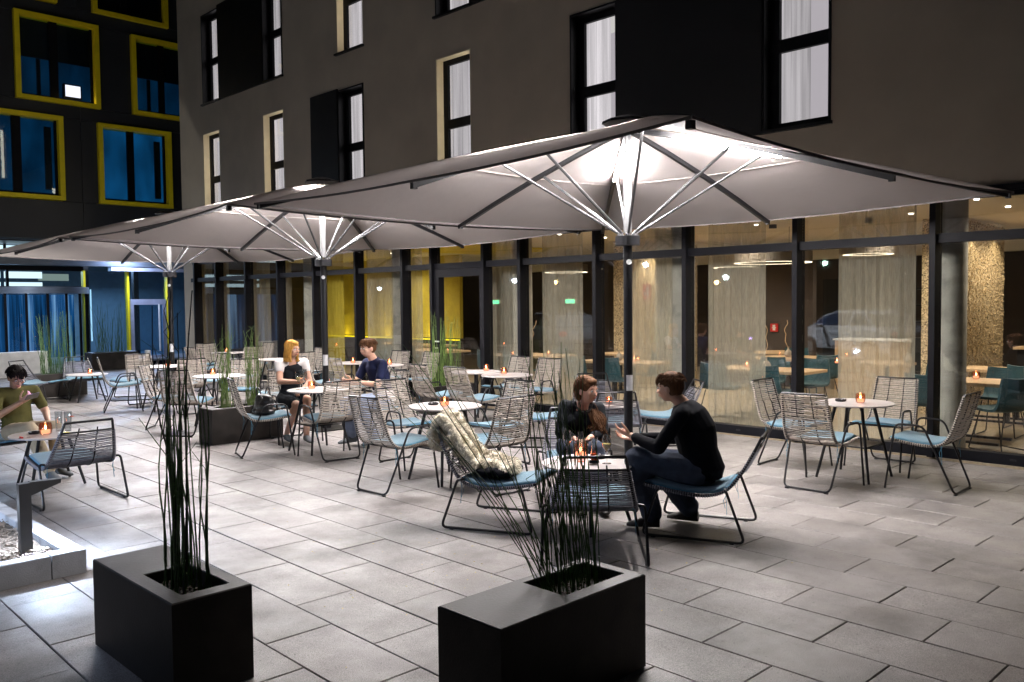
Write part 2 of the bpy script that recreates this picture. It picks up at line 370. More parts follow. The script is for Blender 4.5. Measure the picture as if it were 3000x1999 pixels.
ff = obj('distant_paving_slabs', far, 'slab', pav); ff['kind'] = 'stuff'
# fallen leaves
lv = MB()
for k in range(150):
    x = random.uniform(2.3, 8); y = random.uniform(2.6, 8); a = random.uniform(0, 6.28); r = random.uniform(.004, .010)
    if random.random() < .7: x = random.gauss(4.3, .9); y = random.gauss(4.2, .8)
    lv.add([(x+r*cos(a), y+r*sin(a), .003), (x-r*.5*sin(a), y+r*.5*cos(a), .006), (x-r*cos(a), y-r*sin(a), .003), (x+r*.5*sin(a), y-r*.5*cos(a), .004)], [(0, 1, 2, 3)])
lo = obj('fallen_leaves', lv, 'leaf'); lo['kind'] = 'stuff'; lo['label'] = 'tiny yellow leaves scattered over the paving slabs'

# ------------------------------------------------------------------ hotel (right building)
FX = 9.96
hotel = thing('hotel_building', 'beige rendered hotel with lit bedroom windows above a long glazed restaurant front', 'building', (FX, 12, 0))
def H(x, y, z): return (x-FX, y-12, z)
def hb(mb, x0, y0, z0, x1, y1, z1): return mb.box(x0-FX, y0-12, z0, x1-FX, y1-12, z1)
SILL1, TOP1, SILL2, TOP2 = 3.86, 6.07, 6.80, 9.0
# (y_far, y_near, z0, z1, kind)
OP = [(21.06, 20.16, SILL1, TOP1, 'cream'), (18.02, 17.12, SILL1, TOP1, 'cream'), (14.96, 14.08, SILL1, TOP1, 'black'), (11.87, 10.95, SILL1, TOP1, 'cream'),
      (8.70, 7.80, SILL1, TOP1, 'black'), (5.50, 4.61, SILL1, TOP1, 'black'),
      (21.0, 20.10, SILL2, TOP2, 'black'), (17.95, 17.10, SILL2, TOP2, 'black'), (14.97, 14.05, SILL2, TOP2, 'cream'), (11.85, 10.93, SILL2, TOP2, 'black'), (8.70, 7.80, SILL2, TOP2, 'black')]
PN = [(15.97, 14.96, SILL1-.03, TOP1+.03), (7.80, 5.50, SILL1-.03, TOP1+.10), (20.10, 17.95, SILL2-.03, TOP2+.05), (10.93, 8.70, SILL2-.03, TOP2+.05)]
ys = sorted({-3.0, 22.4} | {a for o in OP for a in (o[0], o[1])}); zs = sorted({2.92, 12.5} | {a for o in OP for a in (o[2], o[3])})
wl = MB()
for a, b in zip(ys, ys[1:]):
    run = None
    for c, d in zip(zs, zs[1:]):
        if any(o[1]-.001 <= a and b <= o[0]+.001 and o[2]-.001 <= c and d <= o[3]+.001 for o in OP): continue
        hb(wl, FX, a, c, FX+.21, b, d)
hb(wl, FX, 21.83, 0, FX+.35, 22.4, 2.92); hb(wl, FX+.21, 22.15, 2.92, FX+9, 22.4, 12.5); hb(wl, FX+.35, 22.15, 0, FX+9, 22.4, 2.92)
obj('wall', wl, 'plaster', hotel)
for k, p in enumerate(PN):
    obj('shutter_panel', hb(MB(), FX-.035, p[1], p[2], FX-.003, p[0], p[3]), 'panel', hotel)
for yf, yn, z0, z1, kd in OP:
    t = .022 if kd == 'cream' else .03
    rv = MB(); m = 'cream' if kd == 'cream' else 'black'; e = -.004 if kd == 'cream' else -.02
    hb(rv, FX+e, yf-t, z0, FX+.20, yf, z1); hb(rv, FX+e, yn, z0, FX+.20, yn+t, z1); hb(rv, FX+e, yn+t, z1-t, FX+.20, yf-t, z1)
    obj('reveal', rv, m, hotel)
    obj('sill', hb(MB(), FX-.06, yn-.02, z0-.035, FX+.2, yf+.04, z0+.004), 'black', hotel)
    fr = MB(); x0, x1 = FX+.15, FX+.21; zm = z0+1.05; yn2, yf2 = yn+t, yf-t; z1b = z1-t
    hb(fr, x0, yf2-.115, z0+.005, x1, yf2, z1b); hb(fr, x0, yn2, z0+.005, x1, yn2+.055, z1b)
    hb(fr, x0+.002, yn2+.055, z1b-.09, x1-.002, yf2-.115, z1b); hb(fr, x0+.002, yn2+.055, z0+.005, x1-.002, yf2-.115, z0+.10); hb(fr, x0+.002, yn2+.055, zm-.07, x1-.002, yf2-.115, zm+.09)
    wd = obj('window', fr, 'frame', hotel)
    obj('pane', hb(MB(), FX+.175, yn2+.05, z0+.1, FX+.183, yf2-.11, zm-.07), 'pane', wd); obj('pane', hb(MB(), FX+.175, yn2+.05, zm+.09, FX+.183, yf2-.11, z1b-.09), 'pane', wd)
    half = kd == 'black' and yf in (8.70, 5.50) and z0 < 5
    cu = MB(); N = 60; xs = []
    for q in range(N+1):
        yy = (yn-.3+(yf-yn+.6)*q/N) if not half else (yn+.42+(yf-yn-.1)*q/N); xx = FX+.34+.035*sin(q*1.9+yn)+.02*sin(q*.7); xs.append((xx-FX, yy-12))
    cu.add([(x, y, z) for z in (z0-.2, z1+.3) for x, y in xs], [(q, q+1, q+N+2, q+N+1) for q in range(N)])
    obj('curtain', cu, 'room', wd, smooth=True)
    if half:
        obj('room_wall', hb(MB(), FX+1.9, yn-.8, z0-.2, FX+1.95, yf+1.2, z1+.35), emis('glowing_room_wall', (.90, .82, .90), .62), wd); obj('room_ceiling', hb(MB(), FX+.3, yn-.8, z1+.30, FX+1.9, yf+1.2, z1+.35), emis('glowing_room_ceiling', (.96, .92, .90), .80), wd)  # room light painted as emission on wall and ceiling
        obj('room_picture', hb(MB(), FX+1.84, yn+.1, z0+1.0, FX+1.89, yn+.75, z1-.1), 'cl_dark', wd); obj('room_lamp', MB().ell((1.5, yn+.25-12, z0+1.75), .05, .05, .05), 'down', wd, smooth=True)
        obj('bed_headboard', hb(MB(), FX+1.2, yn-.2, z0+.1, FX+1.8, yn+.6, z0+.62), 'ropeg', wd)
# window-reveal light strips (the pale reveals glow from a lamp in the jamb)
for yf, yn, z0, z1, kd in OP:
    if kd == 'cream':
        lamp('reveal_lamp', 'AREA', (FX+.10, yn+.04, (z0+z1)/2), 5.5, (1, .86, .62), .12, (0.25, 1, .0), sy=1.9)
# ground-floor glazing
MU = [1.80, 3.40, 4.99, 6.58, 8.145, 9.71, 10.57, 11.93, 12.78, 14.29, 15.83, 17.31, 18.79, 20.30, 21.50]
for y in [-1.3, .25]+MU:
    obj('mullion', hb(MB(), FX-.15, y-.032, .004, FX+.06, y+.032, 2.85), 'frame', hotel)
hd = hb(MB(), FX-.05, -3, 2.852, FX+.2, 21.83, 2.918); obj('lintel', hd, 'frame', hotel)
allm = [-3, -1.3, .25]+MU+[21.83]
for a, b in zip(allm, allm[1:]):
    door = abs(a-10.57) < .01
    a2, b2 = a+.034, b-.034
    wd = obj('window', hb(MB(), FX-.09, a2, 2.345, FX+.05, b2, 2.445), 'frame', hotel)
    obj('head_rail', hb(MB(), FX-.04, a2, 2.80, FX+.05, b2, 2.85), 'frame', wd)
    if not door: obj('bottom_rail', hb(MB(), FX-.09, a2, .004, FX+.05, b2, .115), 'frame', wd)
    obj('pane', hb(MB(), FX-.006, a2, 2.446, FX+.004, b2, 2.80), 'pane', wd)
    if not door: obj('pane', hb(MB(), FX-.006, a2, .116, FX+.004, b2, 2.344), 'pane', wd)
    else:
        d = MB(); hb(d, FX-.10, a2, .01, FX+.03, a2+.09, 2.34); hb(d, FX-.10, b2-.13, .01, FX+.03, b2, 2.34); hb(d, FX-.10, a2+.09, 2.20, FX+.03, b2-.13, 2.34); hb(d, FX-.10, a2+.09, .01, FX+.03, b2-.13, .13)
        dr = obj('door', d, 'frame', hotel, label='glazed terrace door in dark metal frame')
        obj('pane', hb(MB(), FX-.03, a2+.09, .13, FX-.02, b2-.13, 2.20), 'pane', dr)
        obj('handle', MB().tube([H(FX-.10, 11.83, 1.06), H(FX-.16, 11.83, 1.06), H(FX-.16, 11.70, 1.06)], .012, 8).lathe([(.026, 0), (.026, .02)], H(FX-.115, 11.83, .93), 12), 'alu', dr)
    if not door:
        obj('vent_slot', hb(MB(), FX-.094, (a+b)/2-.03, .05, FX-.088, (a+b)/2+.03, .07), 'black', wd)
# interior shell
obj('floor', hb(MB(), FX-.10, -3, -.05, FX+10, 22.1, .002), 'woodfloor', hotel)
obj('ceiling', hb(MB(), FX+.21, -3, 2.93, FX+7.04, 22.1, 3.0), 'ceil', hotel)
obj('ceiling', hb(MB(), FX+7.04, -3, 3.12, FX+9.6, 22.1, 3.16), 'ceil', hotel)
obj('cove_strip', hb(MB(), FX+6.98, -3, 2.88, FX+7.03, 22.1, 2.925), 'cove', hotel)
bw = hb(MB(), FX+9.4, -3, 0, FX+9.6, 22.1, 2.66); obj('back_wall', bw, 'dwall', hotel)
obj('bulkhead', hb(MB(), FX+9.2, -3, 2.662, FX+9.6, 22.1, 3.12), 'ceil', hotel)
obj('end_wall', hb(MB(), FX+.22, 21.95, 0, FX+9.4, 22.1, 2.93), 'dwall', hotel)
obj('end_wall', hb(MB(), FX+.22, -3.1, 0, FX+9.4, -3.0, 2.93), 'dwall', hotel)
for x0, y0, x1 in ((13.5, 4.32, 15.72), (13.5, 10.2, 15.72)):
    p = obj('mosaic_pillar', hb(MB(), x0, y0, 0, x1, y0+.5, 2.93), 'mosaic', hotel, label='pillar clad in glittering gold mosaic')
    ch = MB(); rr = random.Random(3)
    for q in range(5200):   # proud tesserae, uneven
        xx = x0+rr.random()*(x1-x0-.03); zz = rr.random()*2.88; s = .022; dp = rr.uniform(.004, .022)
        hb(ch, xx, y0-dp, zz, xx+s, y0, zz+s*.8)
    c = obj('tesserae', ch, 'mosaic', p); c['kind'] = 'stuff'
for y, x, r in ((3.42, 10.48, .168), (7.05, 10.5, .17), (10.35, 10.55, .17), (13.7, 10.5, .17), (8.55, 12.2, .17), (17.0, 10.5, .17)):
    obj('column', MB().lathe([(r, 0), (r, 2.93)], H(x, y, .003), 28), 'conc', hotel, smooth=True)
for x in range(2):
    for y in (3.4, 4.6, 6.9, 10.1, 13.2, 16.4):
        xx = 11.0+x*1.25+(y*.37) % .5
        obj('downlight', MB().lathe([(.03, -.012), (.03, .0)], H(xx, y, 2.928), 14), 'down', hotel)
for i, (x, y, pw) in enumerate(((11.2, 2.8, 38), (12.3, 4.6, 42), (11.6, 6.9, 38), (13.4, 8.0, 42), (11.9, 9.9, 38), (13.2, 12.2, 42), (11.7, 14.8, 38), (13.0, 17.5, 34), (11.5, 19.8, 24), (15.5, 6.4, 42), (16.5, 10.5, 42), (14.6, 3.6, 55), (14.2, 9.6, 45))):
    lamp('ceiling_spot', 'SPOT', (x, y, 2.88), pw*4.6, (1, .87, .70), .06, (0, 0, -1), 150, blend=.8)
lamp('mosaic_washer', 'SPOT', (14.0, 3.95, 2.85), 60, (1, .86, .62), .05, (.05, .30, -1), 95)
lamp('mosaic_washer', 'SPOT', (15.1, 3.95, 2.85), 60, (1, .86, .62), .05, (.05, .30, -1), 95)
lamp('mosaic_washer', 'SPOT', (14.0, 9.8, 2.85), 60, (1, .86, .62), .05, (.05, .30, -1), 95)
for a, b, m in ((4.63, 3.72, 'sheer'), (6.47, 5.61, 'sheer'), (7.81, 7.07, 'sheer'), (9.6, 8.73, 'sheer'), (10.87, 10.21, 'sheer'), (13.16, 12.71, 'sheer'), (14.51, 13.63, 'sheer'), (16.03, 15.32, 'sheery'), (17.88, 17.42, 'sheer'), (19.39, 18.4, 'sheer'), (20.99, 20.45, 'sheer'), (22.0, 21.36, 'sheer')):
    cu = MB(); N = 26
    for q in range(N+1):
        yy = b+(a-b)*q/N; cu.v += [H(FX+.29+.012*sin(q*2.4+a), yy, .03), H(FX+.29+.012*sin(q*2.4+a), yy, 2.9)]
    cu.f = [(2*q, 2*q+2, 2*q+3, 2*q+1) for q in range(N)]
    obj('sheer_curtain', cu, m, hotel, smooth=True)
# yellow banquette niche
obj('niche_wall', hb(MB(), 14.0, 15.9, .86, 14.1, 21.9, 2.93), mat('yellow_wall', (.55, .44, .05), .8), hotel); obj('bench_back', hb(MB(), 13.9, 15.9, 0, 14.1, 21.9, .80), 'dwall', hotel)
obj('cove_strip', hb(MB(), 13.88, 15.9, .81, 13.98, 21.9, .835), 'yglow', hotel)
obj('niche_ceiling', hb(MB(), 11.6, 12.9, 2.905, 14.6, 15.4, 2.925), K['yellow'], hotel)
for y in (17, 18.9, 20.8): lamp('niche_lamp', 'AREA', (13.85, y, .87), 7, (1, .80, .12), .06, (.35, 0, 1), sy=1.8)
# partition walls and details deeper in the room
obj('partition', hb(MB(), 16.9, 12.9, 0, 17.1, 15.2, 2.93), 'dwall', hotel); obj('partition', hb(MB(), 15.9, 7.7, 0, 16.05, 9.9, 2.5), 'dwall', hotel)
obj('doorway', hb(MB(), 19.30, 8.0, 0, 19.34, 9.1, 2.2), 'panel', hotel)
obj('light_switch', hb(MB(), 15.86, 7.9, 1.05, 15.895, 7.98, 1.35), 'white', hotel)
fs = thing('fire_alarm_sign', 'small square red fire alarm sign on the dark interior wall', 'sign', (15.88, 8.5, 1.18))
obj('plate', MB().box(-.012, -.08, -.08, .012, .08, .08), 'red', fs)
obj('pictogram', MB().box(-.016, -.028, -.055, -.0125, .028, .055).box(-.016, -.045, -.01, -.0125, .045, .008), 'white', fs)
fs2 = thing('fire_alarm_sign', 'tall red safety sign hanging between the two mosaic pillars', 'sign', (13.3, 9.75, 1.92))
obj('plate', MB().box(-.01, -.09, -.14, .01, .09, .14), 'red', fs2); obj('pictogram', MB().box(-.014, -.06, -.10, -.0105, -.01, .10).box(-.014, .01, -.09, -.0105, .06, .02), 'white', fs2)
for y, lb in ((15.6, 'left green running-man exit sign glowing behind the narrow glass bay beside the door'), (13.1, 'right green exit sign glowing behind the wide bay with the round column')):
    e = thing('exit_sign', lb, 'exit sign', (14.95, y, 1.75), 0); obj('box', MB().box(-.03, -.16, -.06, .03, .16, .06), 'white', e); obj('light_panel', MB().box(-.036, -.14, -.045, -.031, .14, .045), 'exit', e)
# ring lamps
def ring_lamp(x, y, z, r, lb):
    t = thing('ring_lamp', lb, 'pendant lamp', (x, y, z))
    p = [(r-.09, 0), (r-.09, .17), (r, .17), (r, 0)]
    vs = []; n = 48
    sh = MB().lathe(p+[p[0]], (0, 0, 0), n, cap=False); obj('drum_shade', sh, mat('grey_felt', (.15, .13, .11), .9) if 'grey_felt' not in bpy.data.materials else bpy.data.materials['grey_felt'], t, smooth=True)
    obj('light_ring', MB().lathe([(r-.085, -.004), (r-.005, -.004)], (0, 0, 0), n, cap=False), 'ring', t)
    for k in range(3): obj('cable', MB().tube([(.9*r*cos(k*2.1), .9*r*sin(k*2.1), .17), (.9*r*cos(k*2.1), .9*r*sin(k*2.1), 2.93-z)], .004, 4), 'black', t)
    obj('cable', MB().tube([(0, 0, .6), (0, 0, 2.93-z)], .004, 4), 'black', t); obj('ceiling_rose', MB().lathe([(.06, 2.93-z-.06), (.06, 2.93-z)], (0, 0, 0), 12), 'black', t)
ring_lamp(12.55, 6.75, 2.33, .60, 'large dark drum pendant with glowing ring, crossed by a mullion right of the nearest mast')
ring_lamp(12.7, 5.3, 2.40, .36, 'smaller glowing ring pendant seen through the curtain right of the large one')
ring_lamp(16.0, 9.4, 2.42, .5, 'far ring pendant glowing behind the sheer curtain above the oak tables')
ring_lamp(14.9, 13.2, 2.42, .5, 'ring pendant glowing beyond the narrow bay right of the terrace door')

# ------------------------------------------------------------------ office building at the back (left)
BY, GY = 26.5, 28.5
off = thing('office_building', 'dark office block with yellow framed windows over a blue lit lobby', 'building', (8, BY, 0))
def O(mb, x0, y0, z0, x1, y1, z1): return mb.box(x0-8, y0-BY, z0, x1-8, y1-BY, z1)
WN = [(7.18, 9.39, 7.50, 9.90, (8.10, 8.32)), (10.32, 12.53, 7.50, 9.85, (11.18, 11.36)), (6.14, 8.35, 4.77, 7.14, (7.07, 7.30)), (9.29, 11.45, 4.75, 7.10, (10.17, 10.37)), (9.25, 11.46, 10.26, 12.6, (10.1, 10.3)), (6.1, 8.3, 10.30, 12.6, (7.0, 7.2)), (3.0, 5.2, 7.5, 9.9, (4.0, 4.2))]
xs_ = sorted({1.0, 4.1, 6.3, 8.9, 11.9, 13.5, 16.0} | {v for w_ in WN for v in w_[:2]}); zs_ = [3.66, 4.75, 7.12, 7.5, 9.88, 10.28, 12.6]
xs_ = [x for i, x in enumerate(xs_) if i == 0 or x-xs_[i-1] > .03]
O_back = O(MB(), 1.0, BY+.30, 3.66, 16, BY+.6, 12.6); obj('wall', O_back, 'panel', off)
for zi in range(len(zs_)-1):
    z0, z1 = zs_[zi], zs_[zi+1]; row = [w_ for w_ in WN if w_[2] < (z0+z1)/2 < w_[3]]
    cuts = sorted({1.0, 16.0, *[v for w_ in row for v in w_[:2] if v < 16]} | {x for x in (3.2, 5.6, 8.85, 11.9, 13.8) if not any(w_[0]-.3 < x < w_[1]+.3 for w_ in row)})
    for a, b in zip(cuts, cuts[1:]):
        if b-a < .03 or any(w_[0]-.02 <= a and b <= w_[1]+.02 for w_ in row): continue
        obj('cladding_panel', O(MB(), a+.006, BY, z0+.006, b-.006, BY+.06, z1-.006), 'anth', off)
def glow_blind(s):  # blue window light painted as uneven emission on the blind
    m = emis('glowing_blue_blind', (.006, .09, .205), s); nt = m.node_tree; e = [n for n in nt.nodes if n.type == 'EMISSION'][0]
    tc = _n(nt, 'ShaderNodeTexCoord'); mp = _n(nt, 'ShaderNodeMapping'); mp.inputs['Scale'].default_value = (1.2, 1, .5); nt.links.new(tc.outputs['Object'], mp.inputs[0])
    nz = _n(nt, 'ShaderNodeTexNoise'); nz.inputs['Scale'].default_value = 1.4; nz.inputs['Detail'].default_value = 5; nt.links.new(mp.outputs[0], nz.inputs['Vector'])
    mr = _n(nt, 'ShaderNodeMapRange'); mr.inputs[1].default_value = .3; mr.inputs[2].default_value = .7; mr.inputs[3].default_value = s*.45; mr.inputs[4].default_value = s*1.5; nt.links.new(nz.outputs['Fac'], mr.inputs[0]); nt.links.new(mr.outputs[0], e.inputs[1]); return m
for a, b, z0, z1, mu in WN:
    f = MB(); t = .13
    O(f, a, BY-.14, z0, a+t, BY+.22, z1); O(f, b-t, BY-.14, z0, b, BY+.22, z1); O(f, a+t, BY-.14, z0, b-t, BY+.22, z0+t*.9); O(f, a+t, BY-.14, z1-t*.9, b-t, BY+.22, z1)
    wd = obj('window', f, 'yellow', off)
    g = MB(); O(g, a+t, BY+.06, z0+t*.9, b-t, BY+.14, z0+t*.9+.07); O(g, mu[0], BY+.06, z0+t*.9+.07, mu[1], BY+.14, z1-t*.9); O(g, b-t-.06, BY+.06, z0+t*.9+.07, b-t, BY+.14, z1-t*.9)
    obj('sash', g, 'frame', wd)
    for p0, p1 in ((a+t, mu[0]), (mu[1], b-t-.06)):
        obj('pane', O(MB(), p0, BY+.09, z0+.19, p1, BY+.11, z1-t*.9), 'bluepane', wd)
    hi = z1 > 9 and z0 < 10
    up = z1-t*.9-(1.05 if hi else (.0 if z0 < 5 and a > 9 else .0))
    if z0 < 10:
        ci = O(MB(), a+t, BY+.25, z0+.15, b-t, BY+.27, up)
        obj('blind', ci, glow_blind(.17 if hi else (.62 if a > 9 else .27)), wd)
        if hi: obj('blind', O(MB(), a+t, BY+.22, up, b-t, BY+.24, z1-t*.9), 'panel', wd, label='black lowered roller blind')
        dk = MB(); O(dk, b-t-.30, BY+.15, z0+.3, b-t-.12, BY+.20, z1-.3) if not hi else O(dk, mu[0]-.32, BY+.15, z0+.2, mu[0]-.22, BY+.20, z1-1.2)
        obj('dark_column', dk, 'panel', wd)
sm = O(MB(), 8.45, BY+.06, 7.72, 8.93, BY+.20, 8.12); tl = obj('tilted_sash', sm, 'frame', off)
obj('lit_pane', O(MB(), 8.49, BY+.035, 7.76, 8.89, BY+.055, 8.08), emis('lit_office', (.85, .88, 1), 1.3), tl)
lamp('sash_glow', 'AREA', (8.7, BY-.02, 7.9), 6, (1, .9, .75), .3, (0, -.5, -1))
# ground floor of the office
g = MB(); O(g, 1, BY+.6, 3.62, 16, GY+.3, 3.70); obj('soffit', g, 'anth', off)
obj('beam', O(MB(), 1, GY-.25, 3.0, 16, GY+.05, 3.26), 'beam', off); obj('beam', O(MB(), 10.2, GY-.28, 2.86, 16, GY, 2.97), 'steelblue', off)
obj('light_panel', O(MB(), 1, GY+.4, 3.28, 8.40, GY+.42, 3.60), 'bluew', off)
obj('light_panel', O(MB(), 9.0, GY+.4, 3.30, 9.6, GY+.42, 3.56), emis('dim_lobby_light', (.5, .7, .65), .45), off)
for x in (7.30, 8.43, 8.50): obj('mullion', O(MB(), x, GY+.1, 3.26, x+.06, GY+.2, 3.62), 'frame', off)
obj('light_panel', O(MB(), 7.38, GY+.5, 2.62, 8.42, GY+.52, 2.82), 'bluew', off); obj('light_panel', O(MB(), 7.38, GY+.5, 2.38, 8.42, GY+.52, 2.50), 'bluew', off)
obj('light_panel', O(MB(), 4.2, GY+.5, 2.62, 7.28, GY+.52, 2.82), 'bluew', off); obj('light_panel', O(MB(), 4.2, GY+.5, 2.38, 7.28, GY+.52, 2.50), 'bluew', off)
obj('light_panel', O(MB(), 8.6, GY+1.5, 2.58, 9.5, GY+1.52, 2.80), emis('dim_lobby_light', (.5, .7, .65), .35), off)
obj('transom', O(MB(), 1, GY-.02, 2.30, 9.45, GY+.06, 2.37), 'frame', off); obj('transom', O(MB(), 1, GY-.02, 2.84, 9.45, GY+.06, 2.99), 'frame', off)
for x in (7.30,): obj('mullion', O(MB(), x, GY-.02, 2.37, x+.07, GY+.06, 2.84), 'frame', off)
for x, z0 in ((9.40, .06), (10.73, .06), (12.02, .06)):
    obj('yellow_mullion', O(MB(), x, GY-.14, z0, x+.065, GY+.06, 2.86), 'yellow', off)
for a, b in ((9.47, 10.73), (10.80, 12.02), (12.09, 15.5)):
    obj('pane', O(MB(), a, GY, .12, b, GY+.02, 2.85), 'bluepane', off)
obj('floor', O(MB(), 1, GY-.3, -.05, 16, GY+6, .006), mat('lobby_floor', (.16, .17, .19), .3), off)
obj('back_wall', O(MB(), 1, GY+5, 0, 16, GY+5.2, 3.6), mat('lobby_wall', (.12, .19, .22), .8), off)
obj('inner_wall', O(MB(), 13.3, GY+.5, 0, 16, GY+.6, 2.84), mat('pale_blue_wall', (.12, .22, .45), .7), off)
for x in (11.34, 9.75): obj('column', O(MB(), x, GY+.9, 0, x+.16, GY+1.1, 3.6), 'panel', off)
obj('screen', O(MB(), 10.05, GY+1.2, .6, 10.08, GY+1.25, 2.3), 'bluew', off)
obj('indicator_light', O(MB(), 9.62, GY+.3, .88, 9.67, GY+.32, .93), 'exit', off)
# glazed side door in grey frame
d = MB(); O(d, 10.82, GY-.12, .03, 10.93, GY-.02, 1.96); O(d, 11.87, GY-.12, .03, 11.98, GY-.02, 1.96); O(d, 10.93, GY-.12, 1.78, 11.87, GY-.02, 1.96); O(d, 10.93, GY-.12, .03, 11.87, GY-.02, .12)
dr = obj('door', d, 'steelblue', off); obj('pane', O(MB(), 10.93, GY-.09, .12, 11.87, GY-.07, 1.78), 'bluepane', dr); obj('handle', O(MB(), 11.70, GY-.20, .25, 11.74, GY-.16, 1.8), 'white', dr)
# revolving door drum
rd = MB().lathe([(1.55, 2.13), (1.55, 2.33)], (7.95-8, GY-BY-.05, 0), 40); dm = obj('revolving_door', rd, 'beam', off, smooth=True)
for k in range(9):
    a = pi+.12+k*(pi-.24)/8
    x, y = -.05+1.5*cos(a), GY-BY-.05+1.5*sin(a)
    obj('post', MB().box(x-.03, y-.03, .02, x+.03, y+.03, 2.13), 'frame', dm)
gp_ = MB(); n = 32
for q in range(n+1):
    a = pi+(pi)*q/n; gp_.v += [(-.05+1.49*cos(a), GY-BY-.05+1.49*sin(a), .06), (-.05+1.49*cos(a), GY-BY-.05+1.49*sin(a), 2.13)]
gp_.f = [(2*q, 2*q+2, 2*q+3, 2*q+1) for q in range(n)]; obj('curved_pane', gp_, 'bluepane', dm, smooth=True)
bl = MB(); n = 60
for q in range(n+1):
    x = 3.2+6.2*q/n; y = GY+.75+.10*sin(q*1.3)+.05*sin(q*3.1); bl.v += [(x-8, y-BY, .15), (x-8, y-BY, 2.12)]
bl.f = [(2*q, 2*q+2, 2*q+3, 2*q+1) for q in range(n)]
def streak():
    m = bpy.data.materials.new('painted_lobby_glow'); m.use_nodes = True; nt = m.node_tree; L = nt.links.new; nt.nodes.remove(nt.nodes['Principled BSDF'])
    tc = _n(nt, 'ShaderNodeTexCoord'); mp = _n(nt, 'ShaderNodeMapping'); mp.inputs['Scale'].default_value = (6, 6, .25); L(tc.outputs['Object'], mp.inputs['Vector'])
    nz = _n(nt, 'ShaderNodeTexNoise'); nz.inputs['Scale'].default_value = 1; nz.inputs['Detail'].default_value = 3; L(mp.outputs[0], nz.inputs['Vector'])
    cr = _n(nt, 'ShaderNodeValToRGB'); e = cr.color_ramp.elements; e[0].position = .35; e[0].color = (.003, .014, .035, 1); e[1].position = .66; e[1].color = (.24, .46, .76, 1)
    m2 = cr.color_ramp.elements.new(.5); m2.color = (.012, .09, .25, 1); L(nz.outputs['Fac'], cr.inputs[0])
    em = _n(nt, 'ShaderNodeEmission'); em.inputs[1].default_value = .85; L(cr.outputs[0], em.inputs[0]); L(em.outputs[0], nt.nodes['Material Output'].inputs[0]); return m
obj('lobby_glow_sheet', bl, streak(), off, smooth=True)  # glowing sheet: the lobby's blue light and streaks painted as emission
lamp('lobby_lamp', 'AREA', (7.5, GY+2.5, 3.2), 200, (.35, .62, 1), 2, (0, -.4, -1)); lamp('lobby_lamp', 'AREA', (11.5, GY+2.5, 3.2), 260, (.55, .70, 1), 2, (0, -.3, -1))
lamp('entrance_fill', 'AREA', (6.8, GY-2.6, 3.5), 130, (.70, .80, 1), .8, (0, -.35, -1)); lamp('entrance_fill', 'AREA', (10.6, GY-.7, 3.5), 170, (.55, .68, 1), .6, (0, -.1, -1))  # unseen fills added to brighten the low wall and far left terrace

# street lighting beside and behind the photographer: seen mirrored in the glass front
def street_lamp(x, y, z, r, col, e, lb):
    t = thing('street_lamp', lb, 'street lamp', (x, y, -.055), group='street lamps beyond the left edge of the terrace')
    obj('pole', MB().tube([(0, 0, 0), (0, 0, z)], [.06, .035], 8), 'black', t, smooth=True); obj('lamp_head', MB().lathe([(r*1.3, z+r*1.5), (r*1.5, z+r*1.7), (.02, z+r*1.9)], n=14), 'black', t)
    obj('globe', MB().ell((0, 0, z+r*.6), r, r, r, n=14, m=10), emis('street_globe', col, e), t, smooth=True)
for a in ((-1.3, 21.2, 2.5, .07, (.70, .82, 1), 240, 'white street lamp left of the office lobby'), (-10.7, 22.5, 3.3, .10, (.85, .95, 1), 120, 'second white street lamp down the road'), (-18.6, 23.3, 2.85, .12, (.8, .95, 1), 80, 'third white street lamp down the road'),
          (-20.8, 37, 2.95, .12, (1, .68, .25), 70, 'amber street lamp across the road'), (-31, 31.5, 2.9, .14, (1, .68, .25), 70, 'far amber street lamp across the road'), (-6.6, 36.4, 2.5, .08, (.75, .85, 1), 80, 'white street lamp behind the office corner'), (-16.3, 17, 3.3, .09, (.6, 1, .8), 80, 'greenish street lamp by the car park')):
    street_lamp(*a)
fl = thing('floodlight', 'small added floodlight on the ground, out of view, that washes the office facade', 'floodlight', (3.2, 16.0, 0)); obj('housing', MB().cbox(-.12, -.1, 0, .12, .1, .2, .02), 'black', fl); obj('lens', MB().box(-.1, .101, .03, .1, .108, .17), emis('flood_lens', (1, .95, .9), 20), fl)
lamp('facade_fill', 'SPOT', (3.2, 16.14, .25), 520, (1, .97, .90), .08, (5.6, 10.4, 5.6), 62, blend=.8)  # spot added out of view to light the yellow window frames

